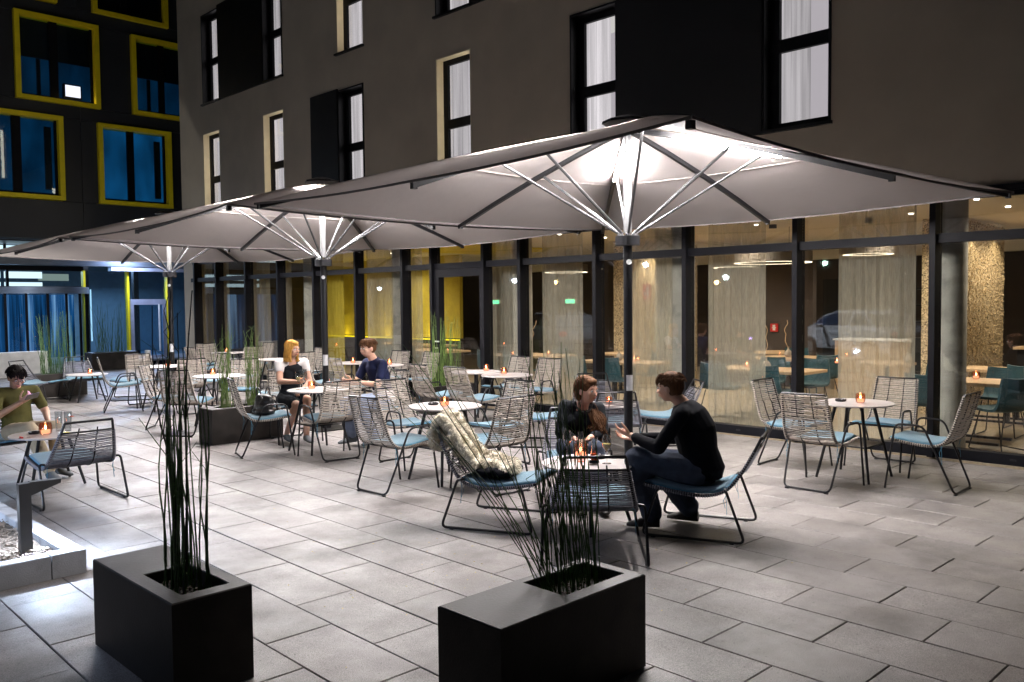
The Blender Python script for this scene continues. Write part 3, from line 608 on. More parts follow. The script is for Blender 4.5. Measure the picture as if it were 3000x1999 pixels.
# ------------------------------------------------------------------ parasols
def parasol():
    t = thing('parasol', '', 'parasol', group='three large square parasols lit from inside')
    h = 2.55; zc, zm, za = 2.735, 2.672, 3.48
    ends = [(-h, -h, zc), (0, -h, zm), (h, -h, zc), (h, 0, zm), (h, h, zc), (0, h, zm), (-h, h, zc), (-h, 0, zm)]
    def ribz(e, u): return za-.06+(e[2]-za+.06)*(u**1.04)+.05*sin(pi*u)*.6
    c = MB(); rnd = random.Random(5)
    for i in range(8):
        A, B = Vector(ends[i]), Vector(ends[(i+1) % 8]); NU, NV = 16, 10; base = len(c.v)
        for a in range(NU+1):
            u = .015+.985*a/NU
            for b in range(NV+1):
                v = b/NV; s = 4*v*(1-v)
                p = Vector((A.x+(B.x-A.x)*v, A.y+(B.y-A.y)*v, 0))*(u*(1-.012*s*u))
                z = ribz(A, u)*(1-v)+ribz(B, u)*v-.014*s*u+.006*s*noise.noise(Vector((p.x*2.2, p.y*2.2, 1)))
                wr = noise.noise(Vector((p.x*6, p.y*6, i)))*.006*s
                c.v.append((p.x, p.y, z+wr*1.6))
        for a in range(NU):
            for b in range(NV):
                q = base+a*(NV+1)+b; c.f.append((q, q+1, q+NV+2, q+NV+1))
    obj('canopy', c, 'canopy', t, smooth=True)
    hm = MB()
    for i in range(8):
        A, B = Vector(ends[i]), Vector(ends[(i+1) % 8]); pts = []
        for b in range(9):
            v = b/8; s = 4*v*(1-v); f = 1-.012*s; pts.append((( A.x+(B.x-A.x)*v)*f, (A.y+(B.y-A.y)*v)*f, A.z*(1-v)+B.z*v-.014*s))
        n0 = len(hm.v)
        for p in pts: hm.v += [(p[0], p[1], p[2]+.004), (p[0]*1.001, p[1]*1.001, p[2]-.016)]
        hm.f += [(n0+2*q, n0+2*q+2, n0+2*q+3, n0+2*q+1) for q in range(8)]
    obj('hem', hm, 'hem', t)
    sm = MB()   # welded seam across the panels
    for i in range(8):
        A, B = Vector(ends[i]), Vector(ends[(i+1) % 8]); pts = []
        for b in range(9):
            v = b/8; s = 4*v*(1-v); u = .52; p = Vector((A.x+(B.x-A.x)*v, A.y+(B.y-A.y)*v, 0))*(u*(1-.012*s*u)); pts.append((p.x, p.y, ribz(A, u)*(1-v)+ribz(B, u)*v-.014*s*u-.004))
        sm.tube(pts, .005, 4)
    obj('seam', sm, 'canopy', t)
    obj('vent_cap', MB().lathe([(.24, 3.43), (.235, 3.455), (.08, 3.50), (.02, 3.51)], (0, 0, 0), 8), 'black', t)
    for i, e in enumerate(ends):
        E_ = Vector(e); d = Vector((e[0], e[1], 0)); L = d.length; d.normalize()
        r = MB(); pts = [(d.x*L*u, d.y*L*u, ribz(e, u)-.045) for u in (.03, .25, .5, .75, .985)]
        side = Vector((-d.y, d.x, 0))*.019; vs = []
        for p in pts: p = Vector(p); vs += [p-side-Vector((0, 0, .022)), p+side-Vector((0, 0, .022)), p+side+Vector((0, 0, .022)), p-side+Vector((0, 0, .022))]
        fs = [(0, 1, 2, 3), (16, 19, 18, 17)]
        for k in range(4):
            for q in range(4): fs.append((k*4+q, k*4+(q+1) % 4, k*4+4+(q+1) % 4, k*4+4+q))
        r.add(vs, fs); rb = obj('rib', r, 'black', t)
        tip = Vector(pts[-1]); obj('tip_cap', MB().box(-.020, -.020, -.028, .020, .020, .02), 'black', rb, loc=tip)
        uu = .44 if i % 2 else .36
        s0 = (d.x*.075, d.y*.075, 2.385); s1 = (d.x*L*uu, d.y*L*uu, ribz(e, uu)-.075)
        obj('strut', MB().tube([s0, s1], .0135, 6), 'strut', t)
        if i % 2 == 0:
            u0, u1 = .12, .40
            a = Vector((d.x*L*u0, d.y*L*u0, ribz(e, u0)-.085)); b = Vector((d.x*L*u1, d.y*L*u1, ribz(e, u1)-.085)); s2 = side*.9; zz = Vector((0, 0, .012))
            l = MB(); s3 = side*1.02; z3 = zz*.92; hs_ = MB().add([a-s3-z3, a+s3-z3, a+s3+z3, a-s3+z3, b-s3-z3, b+s3-z3, b+s3+z3, b-s3+z3], [(0, 1, 2, 3), (4, 7, 6, 5), (0, 4, 5, 1), (1, 5, 6, 2), (2, 6, 7, 3), (3, 7, 4, 0)]); obj('led_diffuser', hs_, 'ledside', rb)
            l.add([a-s2-zz, a+s2-zz, a+s2+zz, a-s2+zz, b-s2-zz, b+s2-zz, b+s2+zz, b-s2+zz], [(0, 4, 5, 1), (2, 6, 7, 3)])
            obj('led_strip', l, 'led', rb)
    obj('mast', MB().lathe([(.043, 0), (.043, 2.28)], n=20), 'black', t, smooth=True)
    obj('upper_mast', MB().lathe([(.040, 2.40), (.040, 3.16), (.052, 3.16), (.052, 3.20), (.034, 3.20), (.034, 3.46)], n=20), 'alu', t, smooth=35)
    cl = MB().lathe([(.112, 2.275), (.118, 2.28), (.118, 2.365), (.112, 2.37)], n=28); cr_ = obj('collar', cl, 'black', t, smooth=35)
    for k in range(8):
        a = k*pi/4; cr_b = MB().lathe([(.014, 0), (.014, .03)], (.088*cos(a), .088*sin(a), 2.372), 8); obj('bolt', cr_b, 'alu', cr_)
    obj('round_badge', MB().lathe([(.026, 0), (.026, .003)], n=16), 'label', t).matrix_local = Matrix.Translation((-.030, -.040, 2.12)) @ Matrix.Rotation(radians(-36), 4, 'Z') @ Matrix.Rotation(pi/2, 4, 'X')
    lb = MB(); n = 7
    for k in range(n+1): a = radians(195+k*14); lb.v += [(0.0440*cos(a), 0.0440*sin(a), .89), (0.0440*cos(a), 0.0440*sin(a), 1.04)]
    lb.f = [(2*k, 2*k+2, 2*k+3, 2*k+1) for k in range(n)]; la = obj('paper_label', lb, 'label', t)
    obj('base_plate', MB().box(-.28, -.28, .002, .28, .28, .014), 'black', t); obj('foot_sleeve', MB().lathe([(.065, .014), (.065, .16)], n=16), 'black', t, smooth=35)
    return t
pr = parasol(); used = [False]
for (x, y), lb in (((6.59, 5.05), 'nearest large grey square parasol glowing over the chatting man and woman'), ((6.60, 10.36), 'middle square parasol behind the blonde woman in black dress'), ((6.72, 15.72), 'farthest square parasol in front of the blue office lobby')):
    place(pr, used, (x, y, 0), -.036, lb)

# ------------------------------------------------------------------ tables
def table(name, h, r, lounge):
    t = thing(name, '', 'table')
    obj('tabletop', MB().lathe([(r-.004, h-.014), (r, h-.010), (r, h-.003), (r-.003, h)], n=48), 'top', t, smooth=30)
    obj('under_ring', MB().lathe([(r*.55, h-.03), (r*.55, h-.0145)], n=24), 'black', t)
    s = .26 if not lounge else .24; q = .10
    for a, b in ((-1, -1), (1, -1), (1, 1), (-1, 1)):
        obj('leg', MB().tube([(a*s, b*s, 0), (a*q*1.3, b*q*1.3, h-.02)], [.013, .017], 8), 'black', t, smooth=True)
    if not lounge:
        z = .33; e = .205; fr = obj('shelf', MB().tube([(-e, -e, z), (e, -e, z), (e, e, z), (-e, e, z)], .009, 6, closed=True), 'black', t)
        wv = MB()
        for k in range(24): y = -e+.012+k*(2*e-.024)/23; wv.tube([(-e, y, z+.008), (0, y, z+.003), (e, y, z+.008)], .0055, 4)
        ww = obj('rope_weave', wv, 'rope', fr); ww['kind'] = 'stuff'
    return t
TD = table('bistro_table', .735, .365, False); ud = [False]
TL = table('low_table', .50, .36, True); ul = [False]
DT = [((8.27, 3.57), 'round bistro table with candle and ashtray, nearest the right end of the glass front'), ((5.48, 6.47), 'empty round bistro table with ashtray and candle in the middle of the terrace'),
      ((8.48, 9.29), 'bistro table standing left of its twin in front of the terrace door'), ((8.37, 8.53), 'bistro table right of the door pair, nearer the camera'),
      ((5.54, 8.86), 'bistro table between the blonde woman and the young man in navy shirt'), ((8.46, 12.38), 'bistro table left behind the young man, candle on its edge'),
      ((8.41, 11.52), 'bistro table directly behind the young man in navy shirt'), ((5.69, 11.73), 'empty bistro table just behind the long planter with thin pale reeds'),
      ((8.61, 17.24), 'farthest bistro table beside the dark glazing left of the blonde woman'), ((5.97, 14.34), 'bistro table under the farthest parasol, behind the pale reeds'),
      ((8.1, 14.4), 'bistro table near the glass front behind the middle parasol mast')]
for p, lb in DT: place(TD, ud, (*p, 0), -.02, lb, 'round bistro tables on the terrace')
for p, lb in (((5.08, 4.29), 'low round table with glasses and orange carafe between the chatting couple'), ((2.69, 9.2), 'low round table with candle in front of the boy with a phone'),
              ((8.1, 6.53), 'low round table half hidden behind the nearest parasol mast'), ((5.56, 16.75), 'low round table with a red candle at the far left of the terrace')):
    place(TL, ul, (*p, 0), -.02, lb, 'low round lounge tables')

# ------------------------------------------------------------------ chairs
def cushion_mesh(prof, w, th, name='seat_cushion'):
    mb = MB(); n = len(prof); N = 10
    def off(i, s):
        a = Vector(prof[min(i+1, n-1)])-Vector(prof[max(i-1, 0)]); a.normalize(); nn = Vector((-a[1], a[0])); return Vector(prof[i])+nn*s
    ring = []
    for i in range(n):
        e = min(i, n-1-i); k = 1 if e >= 1 else .80; ww = w*(1 if e >= 1 else .94); rr = []
        for q in range(-N, N+1):
            x = ww*sin(q/N*pi/2)*1.0; edge = (1-abs(q/N)**5); t = th*k*(.25+.75*max(0, edge)); p = off(i, .010+t); rr.append((x, p[0], p[1]))
        for q in range(N, -N-1, -1):
            x = ww*sin(q/N*pi/2); p = off(i, .008); rr.append((x, p[0], p[1]))
        ring.append(rr)
    m = len(ring[0]); vs = [v for r in ring for v in r]; fs = []
    for i in range(n-1):
        for k in range(m): fs.append((i*m+k, i*m+(k+1) % m, (i+1)*m+(k+1) % m, (i+1)*m+k))
    fs.append(tuple(range(m))[::-1]); fs.append(tuple((n-1)*m+k for k in range(m)))
    return mb.add(vs, fs)
def chair(kind, rope='rope'):
    dn = kind == 'd'
    t = thing('rope_armchair' if dn else 'rope_lounge_chair', '', 'chair')
    if dn:
        prof = bez([(-.375, .895), (-.315, .68), (-.255, .51), (-.17, .435), (0, .425), (.255, .455)], 7)
        def W(z, y): return .205+.03*max(0, min(1, (.9-z)/.45))
        tube = fillet([(-.285, .275, 0), (-.275, .19, .605), (-.262, -.05, .60), (-.222, -.305, .014), (.222, -.305, .014), (.262, -.05, .60), (.275, .19, .605), (.285, .275, 0)], .06, 4)
        obj('tube_frame', MB().tube(tube, .0098, 7), 'black', t, smooth=True)
        obj('foot_pad', MB().box(-.205, -.317, 0, -.17, -.293, .010), 'black', t); obj('foot_pad', MB().box(.17, -.317, 0, .205, -.293, .010), 'black', t)
        obj('cross_bar', MB().tube([(-.265, -.13, .435), (-.2, -.13, .412), (.2, -.13, .412), (.265, -.13, .435)], .008, 6), 'black', t); obj('cross_bar', MB().tube([(-.277, .215, .45), (.277, .215, .45)], .008, 6), 'black', t)
        rows = 47; gap0 = .0
        cush = [(p[0], p[1]) for p in prof if p[0] > -.205 or p[1] < .45][0:]
    else:
        prof = bez([(-.47, .755), (-.415, .64), (-.33, .49), (-.235, .375), (-.10, .325), (.10, .33), (.37, .375)], 7)
        def W(z, y): return .195+.085*max(0, min(1, (.76-z)/.4))
        for s in (-1, 1):
            tb_ = fillet([(s*.262, -.22, .375), (s*.34, -.235, .395), (s*.35, -.375, .014), (s*.35, .375, .014), (s*.30, .27, .345), (s*.24, .25, .345)], .05, 4)
            obj('tube_frame', MB().tube(tb_, .0105, 7), 'black', t, smooth=True)
            obj('foot_pad', MB().box(s*.35-.012, -.30, 0, s*.35+.012, -.27, .010), 'black', t); obj('foot_pad', MB().box(s*.35-.012, .27, 0, s*.35+.012, .30, .010), 'black', t)
        obj('cross_bar', MB().tube([(-.25, .25, .343), (.25, .25, .343)], .008, 6), 'black', t); obj('cross_bar', MB().tube([(-.275, -.18, .345), (.275, -.18, .345)], .008, 6), 'black', t)
        rows = 54; gap0 = .10
        cush = [(p[0], p[1]) for p in prof if p[0] > -.25]
    P = [Vector((0, p[0], p[1])) for p in prof]
    Ls = [0]
    for a, b in zip(P, P[1:]): Ls.append(Ls[-1]+(b-a).length)
    def at_(s):
        for i in range(len(P)-1):
            if s <= Ls[i+1]: f = (s-Ls[i])/(Ls[i+1]-Ls[i]); return P[i].lerp(P[i+1], f), (P[i+1]-P[i]).normalized()
        return P[-1], (P[-1]-P[-2]).normalized()
    LL = Ls[-1]
    sf = MB(); side = []
    for s in (-1, 1):
        side.append([Vector((s*W(p.z, p.y), p.y, p.z)) for p in P])
    loop = side[0]+side[1][::-1]
    sf.tube(loop, .0105 if dn else .0115, 7, closed=True)
    obj('shell_frame', sf, 'black', t, smooth=True)
    bars = MB()
    for s in (-1, 1):
        k0 = 0 if dn else 2
        bars.tube([Vector((s*W(p.z, p.y)*.36, p.y-(.012 if i < 8 else 0), p.z-(.012 if i > 14 else 0))) for i, p in enumerate(P)][k0 if dn else 4:], .006, 6)
    if not dn:
        p, d = at_(gap0); bars.tube([(-W(p.z, 0), p.y, p.z), (0, p.y-.02, p.z), (W(p.z, 0), p.y, p.z)], .009, 6)
    obj('inner_bars', bars, 'black', t)
    wv = MB(); rg = random.Random(11)
    for k in range(rows):
        s = gap0+.016+(LL-gap0-.03)*k/(rows-1)
        p, d = at_(s); w_ = W(p.z, p.y)+.012; nn = Vector((0, -d.z, d.y)); bow = -.018 if p.z > .47 else -.008
        j = [rg.uniform(-.004, .004) for _ in range(4)]
        xs = (-1, -.9, -.36, 0, .36, .9, 1); pts = []
        for q, x in enumerate(xs):
            o = nn*(bow*(1-abs(x))+(.010 if q in (0, 6) else .0)) + d*(j[q % 4] if 0 < q < 6 else 0)
            pts.append(Vector((x*w_, p.y, p.z))+o)
        wv.tube(pts, .0062 if dn else .0050, 4)
        # wrap round the side tubes
        for x in (-1, 1): wv.tube([Vector((x*w_, p.y, p.z))+nn*.010, Vector((x*(w_+.004), p.y, p.z)), Vector((x*w_, p.y, p.z))-nn*.010, Vector((x*(w_-.022), p.y, p.z))-nn*.008], .0058, 4)
    wo = obj('rope_weave', wv, rope, t); wo['kind'] = 'stuff'
    cw = .215 if dn else .250
    cu = obj('seat_cushion', cushion_mesh(cush, cw, .026), 'cushion', t, smooth=50)
    ed = MB(); loop = [(-cw*.99, *c) for c in cush]+[(cw*.99, *c) for c in cush[::-1]]
    ed.tube([(a, b, c+.013) for a, b, c in loop], .0055, 5, closed=True); obj('piping', ed, 'cushion_edge', cu)
    y0, z0 = cush[1]
    for s in (-1, 1):
        ti = MB()
        for q in (0, 1):
            ti.tube([(s*(cw-.01), y0+.01, z0+.01), (s*(cw+.028), y0-.01-.012*q, z0-.01), (s*(cw+.024), y0-.015+.02*q, z0-.07), (s*(cw+.03+.01*q), y0-.02+.01*q, z0-.17+.05*q)], .0022, 4)
        obj('cushion_tie', ti, 'cushion_edge', cu)
    return t
CD = chair('d'); uc = [False]; CL = chair('l', 'ropeg'); ucl = [False]
DC = [((7.67, 3.62), 0, 'rope armchair seen from behind at the front left of the rightmost bistro table'), ((8.26, 2.88), 90, 'rope armchair at the right end, seen in profile facing the rightmost bistro table'),
 ((8.38, 4.25), 270, 'rope armchair left behind the rightmost bistro table, beside the man'), ((9.03, 3.6), 180, 'rope armchair with its back to the glass behind the rightmost bistro table'),
 ((4.90, 6.50), 2, 'rope armchair seen from behind at the left front of the empty middle table'), ((5.75, 7.36), 268, 'rope armchair facing the camera left behind the empty middle table'),
 ((5.50, 5.82), 84, 'rope armchair with tall back directly behind the sheepskin chair'), ((6.28, 6.58), 180, 'rope armchair on the far right side of the empty middle table'),
 ((7.82, 8.58), 0, 'rope armchair nearest the camera at the tables before the terrace door'), ((7.80, 9.30), -6, 'rope armchair beside the bushy planter by the door tables'),
 ((9.17, 9.42), 180, 'rope armchair against the glass, left one of the two behind the door tables'), ((9.12, 8.70), 186, 'rope armchair against the glass, right one of the two behind the door tables'),
 ((9.12, 11.55), 178, 'rope armchair right behind the bushy planter near the door'), ((9.05, 12.25), 190, 'rope armchair left behind the bushy planter near the door'),
 ((7.82, 12.40), -5, 'rope armchair just left of the middle parasol mast, behind the blonde woman'), ((7.82, 11.47), 0, 'rope armchair just right of the middle parasol mast'),
 ((4.99, 9.15), -17, 'rope armchair with a black handbag on its cushion'), ((5.40, 8.40), 81, 'rope armchair seen from behind between the handbag chair and the young man'),
 ((5.74, 9.78), -102, 'rope armchair on which the blonde woman sits'), ((6.30, 8.78), 176, 'rope armchair on which the young man in navy sits'),
 ((5.08, 11.36), 36, 'rope armchair seen from behind through the dark foreground reeds'), ((5.16, 12.12), -40, 'rope armchair in profile left of the table behind the long planter'),
 ((6.27, 12.25), -130, 'rope armchair turned to the camera behind the planter reeds'), ((6.38, 11.30), 165, 'rope armchair between the long planter and the blonde woman'),
 ((5.45, 14.70), -18, 'rope armchair in profile with narrow back at the far left tables'), ((6.65, 14.25), 182, 'rope armchair on the right of the table under the farthest parasol'),
 ((6.05, 13.62), 80, 'rope armchair with its back to the camera at the table under the farthest parasol'), ((6.0, 15.1), -90, 'rope armchair facing the camera beyond the table under the farthest parasol'),
 ((8.60, 17.98), -92, 'rope armchair at the far side of the farthest bistro table'), ((7.95, 16.9), 2, 'rope armchair on the left of the farthest bistro table'),
 ((8.62, 16.50), 88, 'rope armchair with its back to the camera at the farthest bistro table'), ((9.30, 17.45), 184, 'rope armchair between the farthest bistro table and the dark glass'),
 ((7.42, 14.45), 0, 'rope armchair left of the bistro table near the middle parasol mast'), ((8.72, 14.4), 180, 'rope armchair right of the bistro table by the glass behind the blonde woman'),
 ((8.1, 13.75), 92, 'rope armchair seen from behind just left of the blonde woman\'s head')]
for p, a, lb in DC: place(CD, uc, (*p, 0), radians(a-90), lb, 'rope armchairs at the bistro tables')
LC = [((4.72, 4.88), -65, 'low rope lounge chair draped with a cream sheepskin'), ((5.60, 3.60), 112, 'low rope lounge chair on which the dark-shirted man sits'),
 ((4.56, 3.81), 42, 'low rope lounge chair seen from behind through the front planter reeds'), ((5.72, 4.95), -133, 'low rope lounge chair on which the long-haired woman sits'),
 ((2.61, 8.32), 90, 'low rope lounge chair seen from behind at the boy\'s table'), ((2.58, 10.12), -78, 'low rope lounge chair on which the boy with the phone sits'),
 ((7.71, 6.11), 42, 'low rope lounge chair right behind the woman, crossed by the nearest mast'), ((8.75, 7.25), -135, 'low rope lounge chair facing the camera above the long-haired woman\'s head'),
 ((8.73, 6.18), 140, 'low rope lounge chair by the glass, just right of the man\'s head'), ((7.66, 7.22), -52, 'low rope lounge chair with an empty cushion left of the long-haired woman'),
 ((4.93, 17.30), -52, 'low rope lounge chair with straps at the far left behind the boy'), ((5.75, 17.55), -95, 'low rope lounge chair beyond the far low table with the red candle'),
 ((6.28, 16.45), 155, 'low rope lounge chair right of the far low table with the red candle')]
for p, a, lb in LC: place(CL, ucl, (*p, 0), radians(a-90), lb, 'low rope lounge chairs')

# ------------------------------------------------------------------ candles and table ware
def candle():
    t = thing('candle_glass', '', 'candle')
    obj('glass', MB().lathe([(.026, 0), (.037, .012), (.041, .04), (.038, .07), (.034, .082), (.031, .082), (.035, .068), (.038, .04), (.034, .015), (.0, .012)], n=20, cap=False), 'candle', t, smooth=True)
    obj('wax', MB().lathe([(.026, .013), (.027, .034), (.006, .036)], n=14), 'wax', t, smooth=35)
    obj('flame', MB().lathe([(.001, .036), (.007, .045), (.0055, .055), (.0008, .068)], n=10), 'flame', t, smooth=True)
    return t
CG = candle(); ug = [False]
for x, y, z, lb in ((8.24, 3.50, .736, 'amber candle glass on the rightmost bistro table'), (5.42, 6.40, .736, 'amber candle glass on the empty middle table'), (8.62, 9.22, .736, 'amber candle glass on the left door table'),
    (8.40, 8.62, .736, 'amber candle glass on the right door table'), (5.50, 8.94, .736, 'candle glass on the table of the blonde woman and young man'), (8.35, 12.25, .736, 'candle glass left of the young man\'s face'),
    (8.52, 11.45, .736, 'candle glass hidden just behind the young man\'s shoulder'), (5.66, 11.86, .736, 'candle glass behind the pale reeds of the long planter'), (8.58, 17.3, .736, 'candle glass on the farthest bistro table'),
    (6.02, 14.25, .736, 'candle glass on the table under the farthest parasol'), (5.16, 4.43, .501, 'big amber candle glass beside the carafe'), (2.63, 9.12, .501, 'amber candle glass on the boy\'s low table'),
    (8.10, 6.50, .501, 'candle glass just left of the nearest parasol mast'), (5.60, 16.70, .501, 'red candle glass on the far left low table')):
    c = place(CG, ug, (x, y, z), 0, lb, 'tea lights burning in amber glasses')
    c.scale = (1.5,)*3 if (x, y) in ((5.16, 4.43), (2.63, 9.12)) else (1.15,)*3
    lamp('candle_light', 'POINT', (x, y, z+.055), .35, (1, .5, .25), .012)
def ashtray():
    t = thing('ashtray', '', 'ashtray'); obj('bowl', MB().lathe([(.05, 0), (.055, .018), (.05, .022), (.044, .018), (.04, .006), (.0, .005)], n=20, cap=False), 'black', t, smooth=True)
    obj('cigarette_rest', MB().box(-.056, -.006, .019, -.038, .006, .026).box(.038, -.006, .019, .056, .006, .026), 'alu', t); return t
AT = ashtray(); ua = [False]
for x, y, z, lb in ((8.27, 3.71, .736, 'ashtray beside the candle on the rightmost bistro table'), (5.44, 6.60, .736, 'ashtray on the empty middle table'), (5.27, 4.33, .501, 'ashtray behind the orange carafe'), (2.58, 9.30, .501, 'ashtray on the boy\'s low table')):
    place(AT, ua, (x, y, z), .6, lb, 'small dark ashtrays')
def wineglass(name, label, loc, prof, liq=None, lm='wine', extra=None):
    t = thing(name, label, 'glass', loc); obj('bowl', MB().lathe(prof, n=20, cap=False), 'drink', t, smooth=True)
    if liq: obj('wine', MB().lathe(liq, n=16), lm, t, smooth=35)
    return t
flute = [(.030, 0), (.030, .002), (.004, .006), (.0035, .085), (.010, .095), (.022, .12), (.026, .17), (.021, .235), (.020, .235), (.024, .17), (.020, .122), (.006, .098)]
wineg = [(.036, 0), (.036, .002), (.004, .006), (.0035, .09), (.012, .10), (.034, .13), (.038, .16), (.030, .225), (.029, .225), (.036, .16), (.031, .131), (.008, .102)]
tumb = [(.026, 0), (.030, .005), (.033, .13), (.036, .20), (.034, .20), (.031, .13), (.028, .008), (.0, .007)]
wineglass('wine_glass', 'tall champagne flute left of the orange carafe', (5.05, 4.335, .501), flute)
wineglass('wine_glass', 'wine glass half full of white wine by the man\'s hands', (5.13, 4.14, .501), wineg, [(.008, .104), (.030, .131), (.0355, .155), (.002, .156)])
wineglass('wine_glass', 'empty wine glass behind the planter reeds on the low table', (5.10, 4.52, .501), wineg)
wineglass('wine_glass', 'wine glass with a printed band left of the blonde woman\'s hands', (5.36, 9.0, .736), wineg, [(.008, .104), (.030, .131), (.035, .145), (.002, .146)])
wineglass('wine_glass', 'tall flute beside the printed wine glass', (5.47, 9.04, .736), flute)
wineglass('drink_glass', 'tall tumbler between the blonde woman and the mast', (5.72, 8.86, .736), tumb)
wineglass('drink_glass', 'tall empty tumbler on the boy\'s table, left one', (2.80, 9.28, .501), tumb)
wineglass('drink_glass', 'tall tumbler with lemon on the boy\'s table, right one', (2.86, 9.20, .501), tumb)
obj_l = thing('lemon_slice', 'yellow lemon slice on the rim of the right tumbler', 'lemon slice', (2.89, 9.19, .65)); obj('rind', MB().lathe([(.022, 0), (.022, .005)], n=14), K['orange'], obj_l); 
cf = thing('carafe', 'small glass carafe with red-orange drink on the low table', 'carafe', (5.05, 4.20, .501))
obj('glass', MB().lathe([(.034, 0), (.038, .01), (.036, .05), (.022, .095), (.018, .14), (.030, .205), (.028, .205), (.016, .14), (.020, .095), (.033, .05), (.034, .012), (0, .011)], n=24, cap=False), 'drink', cf, smooth=True)
obj('orange_drink', MB().lathe([(.033, .013), (.032, .05), (.025, .082), (.002, .083)], n=20), 'orange', cf, smooth=35)
obj('printed_band', MB().lathe([(.0395, .012), (.0375, .034)], n=24, cap=False), 'cl_black', cf)
pk = thing('cigarette_pack', 'cream cigarette pack lying on the boy\'s table', 'cigarette pack', (2.76, 9.02, .501), .6); obj('box', MB().box(-.028, -.043, 0, .028, .043, .021), 'white', pk); obj('warning_band', MB().box(-.0285, -.0435, .004, .0285, -.01, .0215), 'yellow', pk)
kk = thing('key_bunch', 'small keys and lighter lying on the boy\'s table', 'keys', (2.47, 9.08, .501)); obj('ring', MB().tube([(.018*cos(a*.7), .018*sin(a*.7), .003) for a in range(9)], .002, 4, closed=True), 'alu', kk); obj('key', MB().box(.015, -.004, .001, .06, .004, .004), 'alu', kk); obj('lighter', MB().box(-.07, -.03, 0, -.055, .045, .012), 'red', kk)

# ------------------------------------------------------------------ planters and reeds
def planter(x0, y0, x1, y1, h, hole, lb):
    cx, cy = (x0+x1)/2, (y0+y1)/2; t = thing('planter', lb, 'planter', (cx, cy, 0), group='dark fibre cement planters')
    hx0, hy0, hx1, hy1 = [v-(cx if i % 2 == 0 else cy) for i, v in enumerate(hole)]
    X0, Y0, X1, Y1 = x0-cx, y0-cy, x1-cx, y1-cy; c = .006
    v = []; f = []
    def ring(a, b, cc, d, z): v.extend([(a, b, z), (cc, b, z), (cc, d, z), (a, d, z)])
    ring(X0, Y0, X1, Y1, .004); ring(X0, Y0, X1, Y1, h-c); ring(X0+c, Y0+c, X1-c, Y1-c, h); ring(hx0-.004, hy0-.004, hx1+.004, hy1+.004, h); ring(hx0, hy0, hx1, hy1, h-.005); ring(hx0, hy0, hx1, hy1, h-.14)
    f.append((3, 2, 1, 0))
    for r in range(5):
        for k in range(4): f.append((r*4+k, r*4+(k+1) % 4, r*4+4+(k+1) % 4, r*4+4+k))
    f.append((20, 21, 22, 23)); obj('body', MB().add(v, f), 'planter', t)
    so = MB(); n = 8
    for i in range(n+1):
        for j in range(n+1): so.v.append((hx0+(hx1-hx0)*i/n, hy0+(hy1-hy0)*j/n, h-.07+.012*random.random()))
    so.f = [(i*(n+1)+j, (i+1)*(n+1)+j, (i+1)*(n+1)+j+1, i*(n+1)+j+1) for i in range(n) for j in range(n)]; obj('soil', so, 'soil', t)
    pb = MB()
    for k in range(170):
        r = random.uniform(.004, .010); pb.ell((random.uniform(hx0+.01, hx1-.01), random.uniform(hy0+.01, hy1-.01), h-.058+random.random()*.006), r, r*random.uniform(.6, 1), r*.6, n=6, m=4)
    pb = obj('pebbles', pb, 'pebble', t, smooth=True); pb['kind'] = 'stuff'
    return t
planter(1.535, 3.67, 1.915, 4.63, .45, (1.62, 3.76, 1.845, 4.18), 'dark planter with tall straight reeds at the lower left corner')
planter(2.325, 2.42, 3.285, 2.81, .45, (2.80, 2.505, 3.225, 2.755), 'dark planter with leaning dark reeds in the front centre')
planter(4.82, 10.15, 5.80, 10.53, .45, (4.96, 10.24, 5.66, 10.45), 'dark planter with thin pale reeds left of the handbag chair')
planter(5.0, 17.95, 5.96, 18.35, .45, (5.08, 18.02, 5.88, 18.28), 'dark planter with thick grass behind the far left lounge chairs')
planter(8.26, 24.45, 9.5, 25.0, .48, (8.4, 24.55, 9.3, 24.9), 'dark planter with grass before the yellow office mullions')
planter(8.45, 10.30, 9.40, 10.68, .44, (8.52, 10.36, 9.3, 10.62), 'dark planter by the terrace door with bright green grass')
def reeds(lb, loc, n, area, hts, lean, r, m, parts=True, seed=1, centre=0, twigs=0):
    t = thing('reed_plant', lb, 'plant', loc); R = random.Random(seed); all_ = MB()
    for k in range(n):
        bx, by = R.uniform(-area[0], area[0]), R.uniform(-area[1], area[1]); h = R.uniform(*hts); a = R.uniform(0, 2*pi)
        if callable(lean): lx, ly = lean(R, bx, by)
        else: l = abs(R.gauss(0, lean)); lx, ly = l*cos(a), l*sin(a)
        pts = []; q = R.uniform(.0, .5); N = 7
        kx, ky = R.gauss(0, .012), R.gauss(0, .012)
        for i in range(N+1):
            u = i/N; pts.append((bx+(lx*(u*(1-q)+u*u*q))*h+kx*sin(u*7), by+(ly*(u*(1-q)+u*u*q))*h+ky*sin(u*5+1), h*u*(1-.12*(lx*lx+ly*ly)*u)))
        mb = MB(); rr = [r*R.uniform(.8, 1.2)*(1-.55*i/N) for i in range(N+1)]
        mb.tube(pts, rr, 5)
        for i in range(1, N):   # joints of the horsetail
            p = Vector(pts[i]); mb.lathe([(rr[i]*1.35, -.003), (rr[i]*1.35, .003)], p, 5)
        if twigs and R.random() < twigs:
            i = R.randint(4, 6); p = Vector(pts[i]); mb.tube([p, p+Vector((R.gauss(0, .05), R.gauss(0, .05), .10)), p+Vector((R.gauss(0, .07), R.gauss(0, .07), .2))], [r*.5, r*.4, r*.2], 4)
        if parts: obj('stalk', mb, m, t, smooth=True)
        else: all_.add(mb.v, mb.f)
    if not parts: o = obj('stalks', all_, m, t, smooth=True); o['kind'] = 'stuff'
    return t
